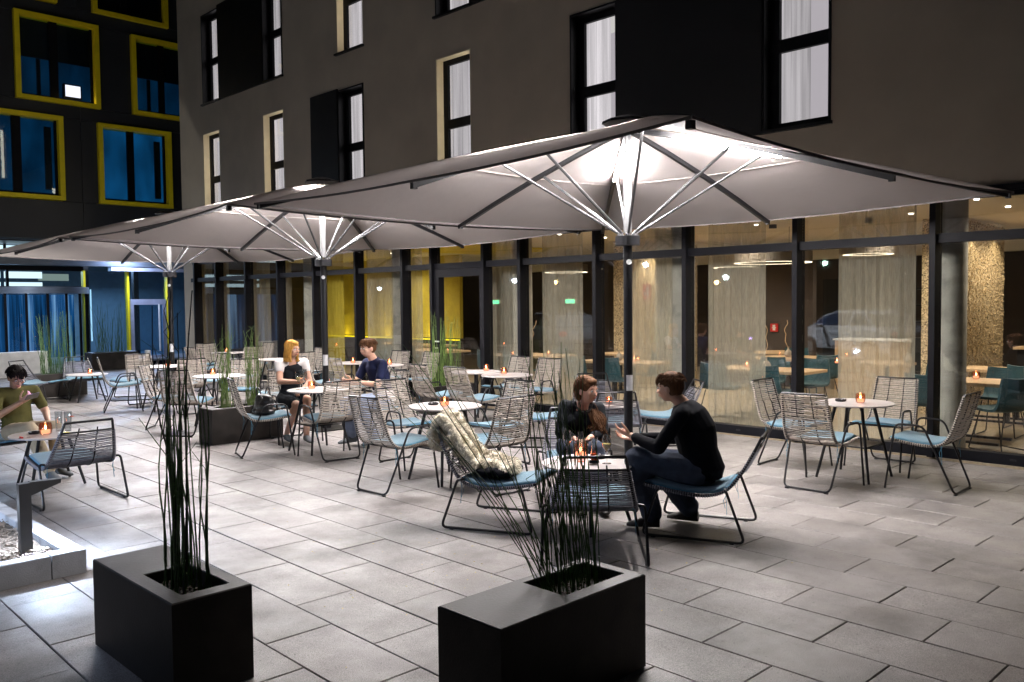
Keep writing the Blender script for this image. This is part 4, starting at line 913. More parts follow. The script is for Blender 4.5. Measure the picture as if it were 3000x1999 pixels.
reeds('tall straight dark green reeds in the lower left planter', (1.735, 3.97, .385), 30, (.085, .14), (.6, 1.2), .035, .0050, 'reed', seed=3, twigs=.35)
tw = reeds('three tall bare black twigs rising above the left planter reeds', (1.735, 3.99, .385), 4, (.04, .08), (1.32, 1.52), .09, .0055, 'twig', seed=14, twigs=.9)
reeds('dark green reeds leaning outward from the front centre planter', (3.01, 2.63, .385), 48, (.15, .08), (.55, 1.2), lambda R, x, y: (R.gauss(-.075, .06), R.gauss(.065, .055)), .0033, 'reed', seed=8, twigs=.3)
reeds('long arching stalks bending far left out of the front centre planter', (2.93, 2.66, .385), 10, (.07, .05), (.85, 1.25), lambda R, x, y: (R.uniform(-.6, -.15), R.uniform(.25, .75)), .0030, 'reed', seed=21)
reeds('left clump of thin pale reeds in the long planter', (5.12, 10.34, .385), 34, (.09, .07), (.5, 1.15), .07, .0042, 'reedp', seed=5, twigs=.4)
reeds('right clump of thin pale reeds in the long planter', (5.48, 10.34, .385), 34, (.09, .07), (.5, 1.05), .07, .0042, 'reedp', seed=6, twigs=.4)
reeds('tall dense grass in the far left planter', (5.48, 18.15, .385), 80, (.30, .09), (.5, 1.3), .10, .0045, 'reed', parts=False, seed=9)
reeds('loose grass in the planter before the office lobby', (8.85, 24.7, .40), 45, (.4, .1), (.6, 1.5), .22, .006, 'reed', parts=False, seed=10)
reeds('bright green grass in the planter by the terrace door', (8.88, 10.49, .375), 52, (.28, .08), (.6, 1.25), .09, .0048, 'reedp', parts=False, seed=12, twigs=.2)

# ------------------------------------------------------------------ planting bed with bollard light, low wall, post
bed = thing('planting_bed', 'low planting bed edged with pale concrete kerbs at the left edge', 'planting bed', (0, 0, 0))
for i, (x0, y0, x1, y1) in enumerate(((-2.6, 5.95, -1.45, 6.06), (-1.442, 5.95, -.3, 6.06), (-.292, 5.95, .75, 6.06), (.758, 5.95, 1.72, 6.06), (1.728, 5.95, 1.935, 6.06), (1.825, 6.066, 1.935, 7.3), (1.825, 7.308, 1.935, 8.6), (1.825, 8.608, 1.935, 9.9), (-2.6, 9.91, -.3, 10.02), (-.292, 9.91, 1.935, 10.02))):
    obj('kerb_stone', MB().cbox(x0, y0, 0, x1, y1, .155+random.uniform(-.002, .002), .006), 'kerb', bed)
mu = MB(); n = 40
for i in range(n+1):
    for j in range(n+1): x = -2.6+4.425*i/n; y = 6.055+3.86*j/n; mu.v.append((x, y, .085+.03*noise.noise(Vector((x*5, y*5, 0)))+.012*random.random()))
mu.f = [(i*(n+1)+j, (i+1)*(n+1)+j, (i+1)*(n+1)+j+1, i*(n+1)+j+1) for i in range(n) for j in range(n)]
obj('mulch', mu, 'mulch', bed)
ch = MB()
for k in range(2600):
    x = random.uniform(.5, 1.82); y = 6.07+random.random()**1.6*2.4; z = .095+.03*noise.noise(Vector((x*5, y*5, 0)))+random.uniform(0, .02); a = random.uniform(0, 6.3); l = random.uniform(.008, .028); w_ = random.uniform(.003, .009); d = Vector((cos(a), sin(a), random.uniform(-.4, .4)))*l; s = Vector((-sin(a), cos(a), random.uniform(-.5, .5)))*w_; p = Vector((x, y, z)); u = Vector((0, 0, .004))
    ch.add([p-d-s, p+d-s, p+d+s, p-d+s, p-d-s+u, p+d-s+u, p+d+s+u, p-d+s+u], [(0, 3, 2, 1), (4, 5, 6, 7), (0, 1, 5, 4), (1, 2, 6, 5), (2, 3, 7, 6), (3, 0, 4, 7)])
c = obj('bark_chips', ch, 'chip', bed); c['kind'] = 'stuff'
gr = MB()
for k in range(26):
    a = random.uniform(0, 6.3); l = random.uniform(.12, .3); b = Vector((1.42+random.uniform(-.03, .03), 7.0+random.uniform(-.03, .03), .09)); d = Vector((cos(a), sin(a), 0)); s = Vector((-sin(a), cos(a), 0))*.005
    P = [b, b+d*l*.35+Vector((0, 0, l*.55)), b+d*l*.75+Vector((0, 0, l*.75)), b+d*l*1.1+Vector((0, 0, l*.6))]
    n0 = len(gr.v); gr.v += [P[0]-s, P[0]+s, P[1]-s, P[1]+s, P[2]-s*.8, P[2]+s*.8, P[3]]; gr.f += [(n0, n0+1, n0+3, n0+2), (n0+2, n0+3, n0+5, n0+4), (n0+4, n0+5, n0+6)]
gt = thing('grass_tuft', 'small bright green grass tuft on the bark mulch at the left edge', 'plant', (0, 0, 0)); obj('blades', gr, K['reedp'], gt)
bo = thing('bollard_light', 'grey angled bollard light standing in the planting bed', 'bollard light', (1.675, 6.29, 0), radians(0))
obj('post', MB().box(-.042, -.03, .05, .030, .03, .585), 'bollard', bo)
ar = MB(); ar.add([(.030, -.03, .50), (.030, .03, .50), (.215, .03, .560), (.215, -.03, .560), (.030, -.03, .590), (.030, .03, .590), (.215, .03, .585), (.215, -.03, .585)], [(0, 1, 2, 3), (4, 7, 6, 5), (0, 3, 7, 4), (1, 5, 6, 2), (3, 2, 6, 7), (0, 4, 5, 1)])
obj('arm', ar, 'bollard', bo); obj('light_lens', MB().add([(.13, -.012, .528), (.13, .012, .528), (.19, .012, .548), (.19, -.012, .548)], [(0, 1, 2, 3)]), emis('bollard_led', (.75, .85, 1), 25), bo)
lamp('bollard_lamp', 'SPOT', (1.675+.15, 6.29, .50), 130, (.62, .76, 1), .03, (.12, .02, -1), 165, blend=.9)
lamp('bollard_lamp', 'SPOT', (1.675-.11, 6.29, .56), 10, (.70, .82, 1), .03, (-.3, .3, -1), 150, blend=.9)
lamp('bollard_lamp', 'SPOT', (.62, 8.3, .55), 260, (.60, .74, 1), .04, (.8, .1, -1), 170, blend=.9)  # added off-frame source for the blue wash near the boy
b2 = thing('bollard_light', 'added second angled bollard light farther back in the bed, outside the left edge', 'bollard light', (.45, 8.3, 0)); obj('post', MB().box(-.042, -.03, .05, .030, .03, .585), 'bollard', b2); obj('arm', MB().box(.030, -.03, .565, .215, .03, .59), 'bollard', b2)
lamp('path_fill', 'SPOT', (-.9, 7.6, 3.6), 520, (.58, .70, 1), .12, (3.3, -1.3, -3.6), 74, blend=1.0)  # unseen spot added to spread blue light over the left paving
ml = thing('path_fill_mast', 'added mast light over the planting bed, unseen outside the left edge', 'street lamp', (-1.0, 7.65, -.05)); obj('pole', MB().tube([(0, 0, 0), (0, 0, 3.7)], .04, 8), 'black', ml); obj('head', MB().cbox(-.08, -.12, 3.66, .25, .12, 3.72, .01), 'black', ml)
lwall = thing('low_wall', 'low white plastered wall before the blue revolving door', 'wall', (6.2, 24.0, 0)); 
for k in range(5): obj('wall_block', MB().box(-6.3+k*1.42, -.2, 0, -4.9+k*1.42, .2, .62), 'white', lwall)
ps = thing('marker_post', 'slim pale marker post near the far glass corner', 'post', (9.3, 23.3, 0)); obj('shaft', MB().box(-.05, -.05, 0, .05, .05, .42), 'bollard', ps); obj('head', MB().box(-.055, -.055, .42, .055, .055, .55), 'white', ps)

# ------------------------------------------------------------------ restaurant furniture
def oak_table(lb, x, y, wx, wy, rnd=0):
    t = thing('oak_table', lb, 'table', (x, y, 0))
    if rnd: obj('tabletop', MB().lathe([(rnd, .71), (rnd, .74)], n=36), 'wood', t, smooth=35); obj('pedestal', MB().lathe([(.22, 0), (.22, .015), (.035, .02), (.035, .71)], n=16), 'black', t, smooth=35)
    else:
        obj('tabletop', MB().cbox(-wx/2, -wy/2, .70, wx/2, wy/2, .74, .003), 'wood', t)
        for s in (-1, 1): obj('leg', MB().box(s*(wx/2-.12)-.03, -wy/2+.1, 0, s*(wx/2-.12)+.03, wy/2-.1, .03).box(s*(wx/2-.12)-.03, -.03, .03, s*(wx/2-.12)+.03, .03, .70), 'black', t)
    return t
oak_table('oak table indoors behind the mullion left of the rightmost bistro table', 11.45, 6.25, .75, 1.5); oak_table('oak table indoors right of the concrete column', 11.35, 3.65, .75, 1.35)
oak_table('oak table deeper indoors in front of the gold mosaic pillar', 13.4, 3.55, .7, 1.3); oak_table('large round oak table deep indoors with twig vase', 13.9, 7.1, 0, 0, .62); oak_table('second round oak table behind the first one indoors', 15.3, 8.1, 0, 0, .45)
oak_table('round oak table behind the sheer curtain', 13.7, 5.4, 0, 0, .42); oak_table('oak table behind the long-haired woman indoors', 11.5, 8.9, .75, 1.4); oak_table('oak table indoors beyond the terrace door', 11.9, 11.4, .75, 1.6); oak_table('oak table indoors before the yellow niche', 11.8, 14.3, .75, 1.6)
oak_table('long oak table in front of the yellow wall', 13.2, 16.8, .7, 2.6); oak_table('round oak table far behind the woman indoors', 13.2, 10.3, 0, 0, .4)
def tchair():
    t = thing('teal_chair', '', 'chair')
    sh = MB(); prof = [(-.27, .84), (-.25, .66), (-.22, .52), (-.14, .455), (.05, .45), (.24, .47)]; P = bez(prof_ := [(p[0], p[1], 0) for p in prof], 4); n = len(P); N = 8
    for q in range(2):
        for i, p in enumerate(P):
            k = i/(n-1); w_ = .20+.035*sin(k*pi)
            for j in range(N+1):
                x = (j/N*2-1); wrap = .06*abs(x)**2.5*(1-k*.6)
                tt = P[min(i+1, n-1)]-P[max(i-1, 0)]; tt.normalize(); nn = Vector((-tt.y, tt.x, 0)); o = Vector((p.x, p.y, 0))+nn*(.028 if q else 0)
                sh.v.append((x*w_, o.x+wrap, o.y+wrap*.25))
    m = n*(N+1)
    for i in range(n-1):
        for j in range(N):
            a = i*(N+1)+j; sh.f.append((a, a+1, a+N+2, a+N+1)); sh.f.append((m+a, m+a+N+1, m+a+N+2, m+a+1))
    for i in range(n-1):
        for j in (0, N): a = i*(N+1)+j; sh.f.append((a, a+N+1, m+a+N+1, m+a))
    for j in range(N):
        for i in (0, n-1): a = i*(N+1)+j; sh.f.append((a, a+1, m+a+1, m+a))
    obj('shell', sh, 'teal', t, smooth=True)
    for s in (-1, 1): obj('sled_leg', MB().tube(fillet([(s*.17, -.12, .45), (s*.23, -.24, .012), (s*.23, .24, .012), (s*.17, .14, .45)], .03), .008, 6), 'black', t, smooth=True)
    return t
TC = tchair(); utc = [False]
for k, (x, y, a, lb) in enumerate(((10.75, 2.95, 60, 'teal chair right behind the glass at the far right'), (10.75, 3.75, 0, 'teal chair seen from behind just right of the concrete column'), (11.95, 3.3, 180, 'teal chair beyond the nearest indoor oak table'), (11.95, 4.05, 180, 'second teal chair beyond the nearest indoor oak table'),
    (12.8, 3.2, 0, 'teal chair before the gold mosaic pillar'), (10.85, 5.85, 0, 'dark teal chair behind the thick mullion, right one'), (10.85, 6.65, 0, 'teal chair behind the sheer curtain, left one'), (12.1, 5.9, 180, 'teal chair on the inner side of the oak table'), (12.1, 6.6, 180, 'second teal chair on the inner side of the oak table'),
    (10.9, 8.6, 0, 'teal chair indoors above the long-haired woman'), (10.9, 9.3, 0, 'teal chair indoors beside the round column'), (12.1, 8.7, 180, 'teal chair inside, far side behind the column'), (11.2, 11.1, 0, 'teal chair indoors seen through the terrace door'), (11.2, 11.8, 0, 'second teal chair seen through the terrace door'), (12.5, 11.4, 180, 'teal chair beyond the table inside the door'),
    (11.1, 14.0, 0, 'teal chair indoors before the yellow niche'), (11.1, 14.7, 0, 'second teal chair before the yellow niche'), (13.3, 6.3, 60, 'teal chair at the large round oak table'), (14.6, 7.4, 200, 'teal chair beyond the large round oak table'), (12.6, 16.3, 0, 'teal chair at the long yellow-lit table'), (12.6, 17.2, 0, 'second teal chair at the long yellow-lit table'))):
    place(TC, utc, (x, y, .003), radians(a-90), lb, 'teal restaurant chairs')
def vase(x, y, lb, tw=True):
    t = thing('vase', lb, 'vase', (x, y, .741)); obj('body', MB().lathe([(.03, 0), (.062, .03), (.068, .06), (.05, .10), (.016, .13), (.014, .17), (.018, .18)], n=18), 'vase', t, smooth=True)
    if tw:
        R = random.Random(int(x*10)); p = [Vector((0, 0, .16))]
        for q in range(8): p.append(p[-1]+Vector((R.uniform(-.035, .035), R.uniform(-.035, .035), .06)))
        obj('twig', MB().tube(bez(p, 3), .006, 5), 'wood', t, smooth=True)
vase(11.35, 6.2, 'grey vase on the oak table behind the thick mullion'); vase(13.95, 7.2, 'vase with curly twig on the large round oak table'); vase(13.75, 5.1, 'cream vase just left of the broad mullion'); vase(11.5, 9.0, 'grey vase indoors behind the parasol mast', False); vase(11.9, 11.5, 'cream vase seen through the terrace door')
for x, y, lb in ((11.5, 3.45, 'amber candle glass on the indoor table right of the column'), (12.9, 5.85, 'candle glass indoors behind the sheer curtain'), (11.45, 8.65, 'candle glass indoors left of the mast'), (11.9, 11.0, 'candle glass indoors through the terrace door'), (11.5, 6.6, 'candle glass indoors behind the armchair back')):
    place(CG, ug, (x, y, .741), 0, lb, 'tea lights burning in amber glasses')
sb = thing('bar_shelf', 'black bar shelf with cups and a coffee machine at the right edge indoors', 'shelf', (16.0, 3.2, 0))
obj('cabinet', MB().box(-.1, -2.2, 0, .6, .95, .88), 'panel', sb); obj('counter', MB().box(-.16, -2.25, .882, .65, 1.0, .92), 'wood', sb)
for z in (1.2, 1.5, 1.8): obj('shelf_board', MB().box(.2, -2.2, z, .6, .95, z+.03), 'panel', sb)
cp = MB()
for z in (.925, 1.235, 1.535):
    for k in range(18): cp.lathe([(.03, 0), (.04, .09)], (.38, -2.1+k*.17, z), 8)
obj('cups', cp, 'white', sb); obj('coffee_machine', MB().cbox(.0, -.9, .925, .5, .0, 1.5, .06).lathe([(.03, 0), (.03, .25)], (-.05, -.6, 1.0), 8), 'black', sb)
pc = thing('framed_picture', 'dark arched picture with yellow strokes at the right edge indoors', 'picture', (17.5, 5.2, 1.75)); obj('board', MB().box(0, -.4, -.5, .04, .4, .45), 'panel', pc); obj('brush_strokes', MB().box(-.012, -.22, -.22, -.002, .22, -.12).box(-.012, -.05, -.12, -.002, .02, .25), 'yellow', pc)
buf = thing('buffet_counter', 'pale wooden buffet cabinet seen behind the sheer curtain', 'counter', (16.3, 6.6, 0)); obj('body', MB().box(-.3, -.7, 0, .3, .7, .95), 'wood', buf); obj('worktop', MB().box(-.33, -.73, .952, .33, .73, .98), 'white', buf)
tow = thing('cup_shelf', 'black narrow shelf tower with white cups left of the broad mullion', 'shelf', (15.9, 5.55, 0)); obj('cabinet', MB().box(0, -.3, 0, .4, .3, 1.0), 'panel', tow)
for z in (1.0, 1.3, 1.6, 1.9):
    obj('shelf_board', MB().box(0, -.3, z, .4, .3, z+.03), 'panel', tow)
    if z < 1.9: obj('cups', MB().lathe([(.05, 0), (.06, .16)], (.1, -.12, z+.03), 10).lathe([(.05, 0), (.06, .16)], (.1, .05, z+.03), 10), 'white', tow)

# ------------------------------------------------------------------ parked cars across the terrace (mirrored in the glass)
def parked_car(lb, x, y, rz, m):
    t = thing('parked_car', lb, 'car', (x, y, -.055), rz, 'cars parked left of the terrace')
    prof = [(-2.1, .32), (-2.15, .62), (-2.05, .88), (-1.75, .98), (-1.45, 1.02), (-.95, 1.36), (-.5, 1.45), (.35, 1.44), (.85, 1.30), (1.35, .96), (1.95, .84), (2.12, .66), (2.14, .34)]
    low = MB(); n = len(prof)
    for s, w_ in ((-1, .86), (1, .86)): pass
    def side(pf, w_of): return [(x_, w_of(z), z) for x_, z in pf]
    W_ = lambda z: .86-.20*max(0, z-.95)/.5-.03*max(0, .5-z)
    b = MB(); b.v = [(x_, -W_(z), z) for x_, z in prof]+[(x_, W_(z), z) for x_, z in prof]; b.f = [tuple(range(n)), tuple(range(2*n-1, n-1, -1))]+[(i, (i+1) % n, n+(i+1) % n, n+i) for i in range(n)]
    bd = obj('body', b, m, t)
    gl = [(-1.38, 1.03), (-.92, 1.33), (-.48, 1.40), (.33, 1.39), (.80, 1.27), (1.22, 1.0)]
    for s in (-1, 1):
        for a, c_ in ((0, 3), (3, 6)):
            g = gl[a:c_] if a == 0 else [(-.40, 1.40)]+gl[a:c_]
            if a == 0: g = gl[0:3]+[(-.46, 1.03)]
            else: g = [(-.38, 1.03), (-.38, 1.40)]+gl[3:6]
            k = MB(); k.add([(x_, s*(W_(z)+.004), z) for x_, z in g], [tuple(range(len(g)))]); obj('window', k, 'darkpane', t)
        for wx in (-1.32, 1.32):
            w_ = MB(); pts = [(wx+.33*cos(a*pi/12), s*.80, .33+.33*sin(a*pi/12)) for a in range(24)]; w_.v = pts+[(p_[0], s*.90, p_[2]) for p_ in pts]; w_.f = [tuple(range(24)), tuple(range(47, 23, -1))]+[(i, (i+1) % 24, 24+(i+1) % 24, 24+i) for i in range(24)]
            wl_ = obj('wheel', w_, 'black', t); r_ = MB(); pts = [(wx+.2*cos(a*pi/8), s*.905, .33+.2*sin(a*pi/8)) for a in range(16)]; r_.add(pts, [tuple(range(16))]); obj('rim', r_, 'alu', wl_)
        obj('headlight', MB().ell((2.02, s*.62, .70), .12, .16, .08), 'white', t, smooth=True); obj('tail_light', MB().ell((-2.08, s*.66, .80), .07, .13, .09), 'red', t, smooth=True)
        obj('wing_mirror', MB().ell((.72, s*.95, 1.0), .07, .10, .07), m, t, smooth=True)
    obj('windscreen', MB().add([(.84, -.60, 1.31), (.84, .60, 1.31), (1.33, .76, .985), (1.33, -.76, .985)], [(0, 1, 2, 3)]), 'darkpane', t).location = (.012, 0, .012)
street_lamp(-4.6, 13.6, 3.75, .09, (.85, .92, 1), 60, 'added street lamp above the parked silver hatchback'); street_lamp(.75, 17.5, 3.95, .07, (.85, .92, 1), 60, 'added street lamp nearer the terrace beside the second parked car')  # fixtures added to go with the two spots aimed at the cars
K['carpaint'] = mat('silver_car_paint', (.55, .57, .62), .25, .5, coat=.6)
parked_car('silver hatchback parked beyond the left edge of the terrace', -5.2, 10.6, radians(118), 'carpaint'); parked_car('second silver car parked farther along the road', -1.2, 19.0, radians(118), 'carpaint')
lamp('car_fill', 'SPOT', (1.0, 17.2, 3.8), 2200, (.85, .92, 1), .1, (-2.2, 1.6, -3.2), 90)  # both spots added to light the cars so their reflections show
lamp('car_fill', 'SPOT', (-4.6, 13.2, 3.6), 6000, (.85, .92, 1), .1, (-.05, -.55, -1), 100)

# ------------------------------------------------------------------ people
TS = bpy.data.scenes.new('workshop'); jobs = []
class Job:      # a voxel-remeshed solid; all of them are evaluated together in finish_jobs()
    def __init__(s, o, wr, wrs): s.o = o; s.wr = wr; s.wrs = wrs; s.more = []; s.me = None; s.done = None
    def join(s, k): s.more.append(k)
    def data(s, dg):
        if s.done: return s.done
        out = s.o.evaluated_get(dg).data
        r = MB(); r.f = [tuple(p.vertices) for p in out.polygons]
        if s.wr:
            for v in out.vertices:
                n = noise.noise(v.co*s.wrs)+.5*noise.noise(Vector((v.co.x*s.wrs*.6, v.co.y*s.wrs*.6, v.co.z*s.wrs*2.6))); r.v.append(tuple(v.co+v.normal*n*s.wr))
        else: r.v = [tuple(v.co) for v in out.vertices]
        for k in s.more: q = k.data(dg); r.add(q.v, q.f)
        s.done = r; return r
def remesh(mb, vox, sm=4, name='tmp', wr=0, wrs=9):
    me = bpy.data.meshes.new(name); me.from_pydata(mb.v, [], mb.f)
    bm = bmesh.new(); bm.from_mesh(me); bmesh.ops.recalc_face_normals(bm, faces=bm.faces); bm.to_mesh(me); bm.free()
    o = bpy.data.objects.new(name, me); TS.collection.objects.link(o)
    r = o.modifiers.new('r', 'REMESH'); r.mode = 'VOXEL'; r.voxel_size = vox
    s = o.modifiers.new('s', 'SMOOTH'); s.iterations = sm; s.factor = .5
    return Job(o, wr, wrs)
def finish_jobs():
    with bpy.context.temp_override(scene=TS, view_layer=TS.view_layers[0]):
        dg = bpy.context.evaluated_depsgraph_get(); dg.update()
        for k in jobs:
            r = k.data(dg); k.me.from_pydata(r.v, [], r.f); k.me.polygons.foreach_set('use_smooth', [True]*len(r.f)); k.me.update()
    for o in list(TS.collection.objects): m = o.data; bpy.data.objects.remove(o); bpy.data.meshes.remove(m)
    bpy.data.scenes.remove(TS)
def hand(W, D, Nn, curl, side, spread=.12, s=1.0):
    """W wrist, D finger direction, Nn palm normal (palm faces Nn)"""
    W, D, Nn = Vector(W), Vector(D).normalized(), Vector(Nn); Nn = (Nn-D*Nn.dot(D)).normalized(); S = D.cross(Nn)*side   # S: towards thumb
    m = MB(); P = lambda a, b, c: W+(D*a+S*b+Nn*c)*s
    secs = []
    for a, w_, t in ((-.02, .022, .018), (.0, .026, .017), (.03, .037, .017), (.065, .042, .015), (.088, .040, .013)): secs.append((P(a, 0, 0), S*w_*s, Nn*t*s))
    m.loft(secs, 14)
    for i, (b, l) in enumerate(((.030, .070), (.010, .078), (-.011, .073), (-.030, .058))):
        p = P(.084, b, 0); d = (D+S*spread*(1.5-i)*.35).normalized(); c = curl*(1+.08*i); r = .0088-.0005*i
        for q, (f, rr) in enumerate(((.45, r), (.32, r*.92), (.26, r*.82))):
            c2 = c*(.55+.75*q); dd = (d*cos(c2)+Nn*sin(c2)).normalized(); e = p+dd*l*f*s; m.cap(p, e, rr*s, rr*.93*s, 8); p = e
    p = P(.018, .026, .006); 
    for q, (d, l, r) in enumerate((((.55, .62, .30), .040, .013), ((.80, .35, .40), .034, .0105), ((.95, .1, .5), .026, .009))):
        dd = (D*d[0]+S*d[1]+Nn*d[2]).normalized(); e = p+dd*l*s; m.cap(p, e, r*s, r*.9*s, 8); p = e
    return remesh(m, .0042, 2)
def face_rot(yaw, pitch=0, roll=0): return (Matrix.Rotation(yaw, 3, 'Z') @ Matrix.Rotation(pitch, 3, 'X') @ Matrix.Rotation(roll, 3, 'Y'))
def person(name_label, loc, rz, J, c, group=None):
    t = thing('person', name_label, 'person', loc, rz, group)
    V = {k: Vector(v) for k, v in J.items() if k not in ('hd',)}; R = face_rot(*c['face']); Hd = V['head']; f = c.get('f', 1.0)
    hp = lambda x, y, z: Hd+R @ Vector((x, y, z))
    b = MB()
    # skull, face, jaw, nose, ears, neck
    b.ell(hp(0, -.012, .018), .074*f, .094*f, .092*f, R, 18, 12); b.ell(hp(0, .018, -.030), .062*f, .070*f, .078*f, R, 16, 12); b.ell(hp(0, .036, -.070), .038*f, .042*f, .036*f, R, 12, 8)
    b.cap(hp(0, .086, .004), hp(0, .104, -.030), .008, .0125, 8); b.cap(hp(-.013, .090, -.036), hp(.013, .090, -.036), .008, .008, 8); b.cap(hp(-.032, .078, .022), hp(.032, .078, .022), .010, .010, 8)
    b.cap(hp(-.018, .083, -.060), hp(.018, .083, -.060), .008, .008, 8)
    for s in (-1, 1): b.ell(hp(s*.074*f, -.006, -.014), .009, .020, .032, R, 10, 8); b.ell(hp(s*.040, .060, -.022), .024, .022, .024, R, 10, 8)
    b.cap(V['neck'], hp(0, -.018, -.06), .054*f, .050*f, 14)
    dp = c.get('dp', 1.0); sw, cw, ww, hw = c.get('sw', .185), c.get('cw', .15), c.get('ww', .125), c.get('hw', .165)
    sh = (V['shR']-V['shL']); X = Vector((1, 0, 0)) if sh.length < .01 else sh.normalized()
    def torso(m, e):
        up = (V['neck']-V['pelvis']).normalized(); 
        st = [(V['pelvis']+Vector((0, 0, -.06)), hw*.80, .10), (V['pelvis'], hw, .115), (V['pelvis'].lerp(V['chest'], .45), ww, .095), (V['chest'], cw, .11), (V['chest'].lerp(V['neck'], .55), sw*.86, .095), (V['chest'].lerp(V['neck'], .82), sw*.52, .07), (V['neck'], .062, .058)]
        secs = []
        for i, (p, a, d) in enumerate(st):
            q = st[min(i+1, 6)][0]-st[max(i-1, 0)][0]; q.normalize(); xx = Vector((1, 0, 0)).lerp(X, i/6).normalized(); yy = q.cross(xx).normalized()
            ee = -.012 if (c.get('scoop') and e > 0 and i >= 5) else e
            if c.get('scoop') and e > 0 and i == 6: continue
            secs.append((p, xx*(a+ee), yy*(d*(dp if i < 6 else 1)+ee)))
        m.loft(secs, 20)
        for s in 'LR': m.cap(V['sh'+s], V['chest'].lerp(V['neck'], .66 if c.get('scoop') and e > 0 else .7), .052+e, (.046 if c.get('scoop') and e > 0 else (.05 if c.get('scoop') else .06))+e, 12)
        if c.get('bust'):
            for s in (-1, 1): m.ell(V['chest']+X*s*.07+Vector((0, .085, .0)), .058+e, .05+e, .055+e)
    def arm(m, s, e, to=1.0, r=(.050, .040, .026)):
        S_, E_, W_ = V['sh'+s], V['el'+s], V['wr'+s]
        if to <= .5: m.cap(S_, S_.lerp(E_, to*2), r[0]+e, r[0]*.88+e, 12)
        else: m.cap(S_, E_, r[0]+e, r[1]+e, 12); m.cap(E_, E_.lerp(W_, (to-.5)*2), r[1]+e, (r[1]+(r[2]-r[1])*(to-.5)*2)+e, 12)
    def leg(m, s, e, to=1.0, r=(.082, .058, .038)):
        h_, k_, a_ = V['hip'+s], V['kn'+s], V['an'+s]; m.cap(h_, k_, r[0]+e, r[1]+e, 14)
        if to > .5: m.cap(k_, k_.lerp(a_, (to-.5)*2), r[1]+e, r[2]+e, 12); m.ell(k_.lerp(a_, .3)+Vector((0, -.015, 0)), .052+e, .055+e, .10)
    torso(b, -.004)
    for s in 'LR': arm(b, s, 0); leg(b, s, -.003); a = V['an'+s]; d = Vector(c['toe'+s]).normalized() if 'toe'+s in c else Vector((0, 1, 0)); b.cap(a+Vector((0, 0, -.03)), a+d*.12+Vector((0, 0, -.062)), .034, .022, 10)
    body = remesh(b, .0085, 4)
    for s, sd in (('L', -1), ('R', 1)):
        hd = c.get('hand'+s); 
        if hd: hm = hand(V['wr'+s], hd[0], hd[1], hd[2], sd*hd[3] if len(hd) > 3 else sd, s=c.get('hs', .95)); body.join(hm)
    bo_ = obj('body', body, c.get('skin', 'skin'), t, smooth=True)
    for s in (-1, 1):
        e = MB().ell((0, 0, 0), .013, .009, .0085, R); obj('eye', e, 'white', t, smooth=True, loc=hp(s*.031, .083, .002)); obj('iris', MB().ell((0, 0, 0), .006, .004, .006, R), 'eye', t, smooth=True, loc=hp(s*.031, .0905, .002))
        obj('eyebrow', MB().tube([hp(s*.014, .093, .022), hp(s*.032, .094, .028), hp(s*.048, .082, .023)], [.003, .0036, .002], 5), c['hair'], t, smooth=True)
    obj('lips', MB().ell((0, 0, 0), .022, .008, .0065, R), 'lip', t, smooth=True, loc=hp(0, .088, -.057))
    # top
    m = MB(); torso(m, .012)
    if c['sleeve'] > 0:
        for s in 'LR': arm(m, s, .013, c['sleeve'])
    if c.get('skirt'):
        for s in 'LR': m.cap(V['hip'+s], V['hip'+s].lerp(V['kn'+s], .8), .098, .082, 14)
        m.ell(V['pelvis'].lerp(V['knL'].lerp(V['knR'], .5), .45)+Vector((0, 0, .01)), .12, .19, .075)
    tm = remesh(m, .009, 5, wr=c.get('wr', .006)); obj(c.get('topn', 'shirt'), tm, c['top'], t, smooth=True)
    if c.get('yoke'):
        y = MB(); 
        for s in 'LR': y.cap(V['sh'+s], V['sh'+s].lerp(V['el'+s], .35), .070, .060, 12); y.cap(V['sh'+s], V['chest'].lerp(V['neck'], .62), .066, .062, 12)
        obj('white_sleeves', remesh(y, .009, 4, wr=.004), 'cl_white', t, smooth=True)
    if c.get('hemband'):
        y = MB(); p = V['pelvis'].lerp(V['chest'], .35); q = V['pelvis']; y.loft([(q+Vector((0, 0, -.02)), Vector((hw+.022, 0, 0)), Vector((0, .14, 0))), (p, Vector((ww+.022, 0, 0)), Vector((0, .118, 0)))], 20); obj('white_hem', remesh(y, .01, 2, wr=.004), 'cl_white', t, smooth=True)
    if c.get('pants'):
        m = MB()
        for s in 'LR': leg(m, s, .012+c.get('legr', 0), .96, (.088, .066, .056)); 
        m.loft([(V['pelvis']+Vector((0, 0, -.09)), Vector((hw*.8, 0, 0)), Vector((0, .11, 0))), (V['pelvis']+Vector((0, 0, .03)), Vector((hw+.006, 0, 0)), Vector((0, .122, 0)))], 18)
        obj('trousers', remesh(m, .010, 4, wr=.007, wrs=11), c['pants'], t, smooth=True)
    for s in 'LR':
        a = V['an'+s]; d = Vector(c.get('toe'+s, (0, 1, 0))).normalized(); d.z = 0; d.normalize(); sd = Vector((-d.y, d.x, 0)); z0 = c.get('sole'+s, a.z-.085)
        m = MB(); m.loft([((a.x-d.x*.055, a.y-d.y*.055, z0+.045), sd*.030, Vector((0, 0, .042))), (Vector((a.x, a.y, z0+.052))+d*0, sd*.037, Vector((0, 0, .05))), (Vector((a.x, a.y, z0+.036))+d*.08, sd*.044, Vector((0, 0, .034))), (Vector((a.x, a.y, z0+.026))+d*.15, sd*.044, Vector((0, 0, .025))), (Vector((a.x, a.y, z0+.018))+d*.20, sd*.022, Vector((0, 0, .014)))], 14)
        obj('shoe', remesh(m, .008, 2), c.get('shoe', 'shoe'), t, smooth=True)
    # hair
    hm = MB(); st = MB(); RR = random.Random(c.get('seed', 1)); hl = c['hairlen']
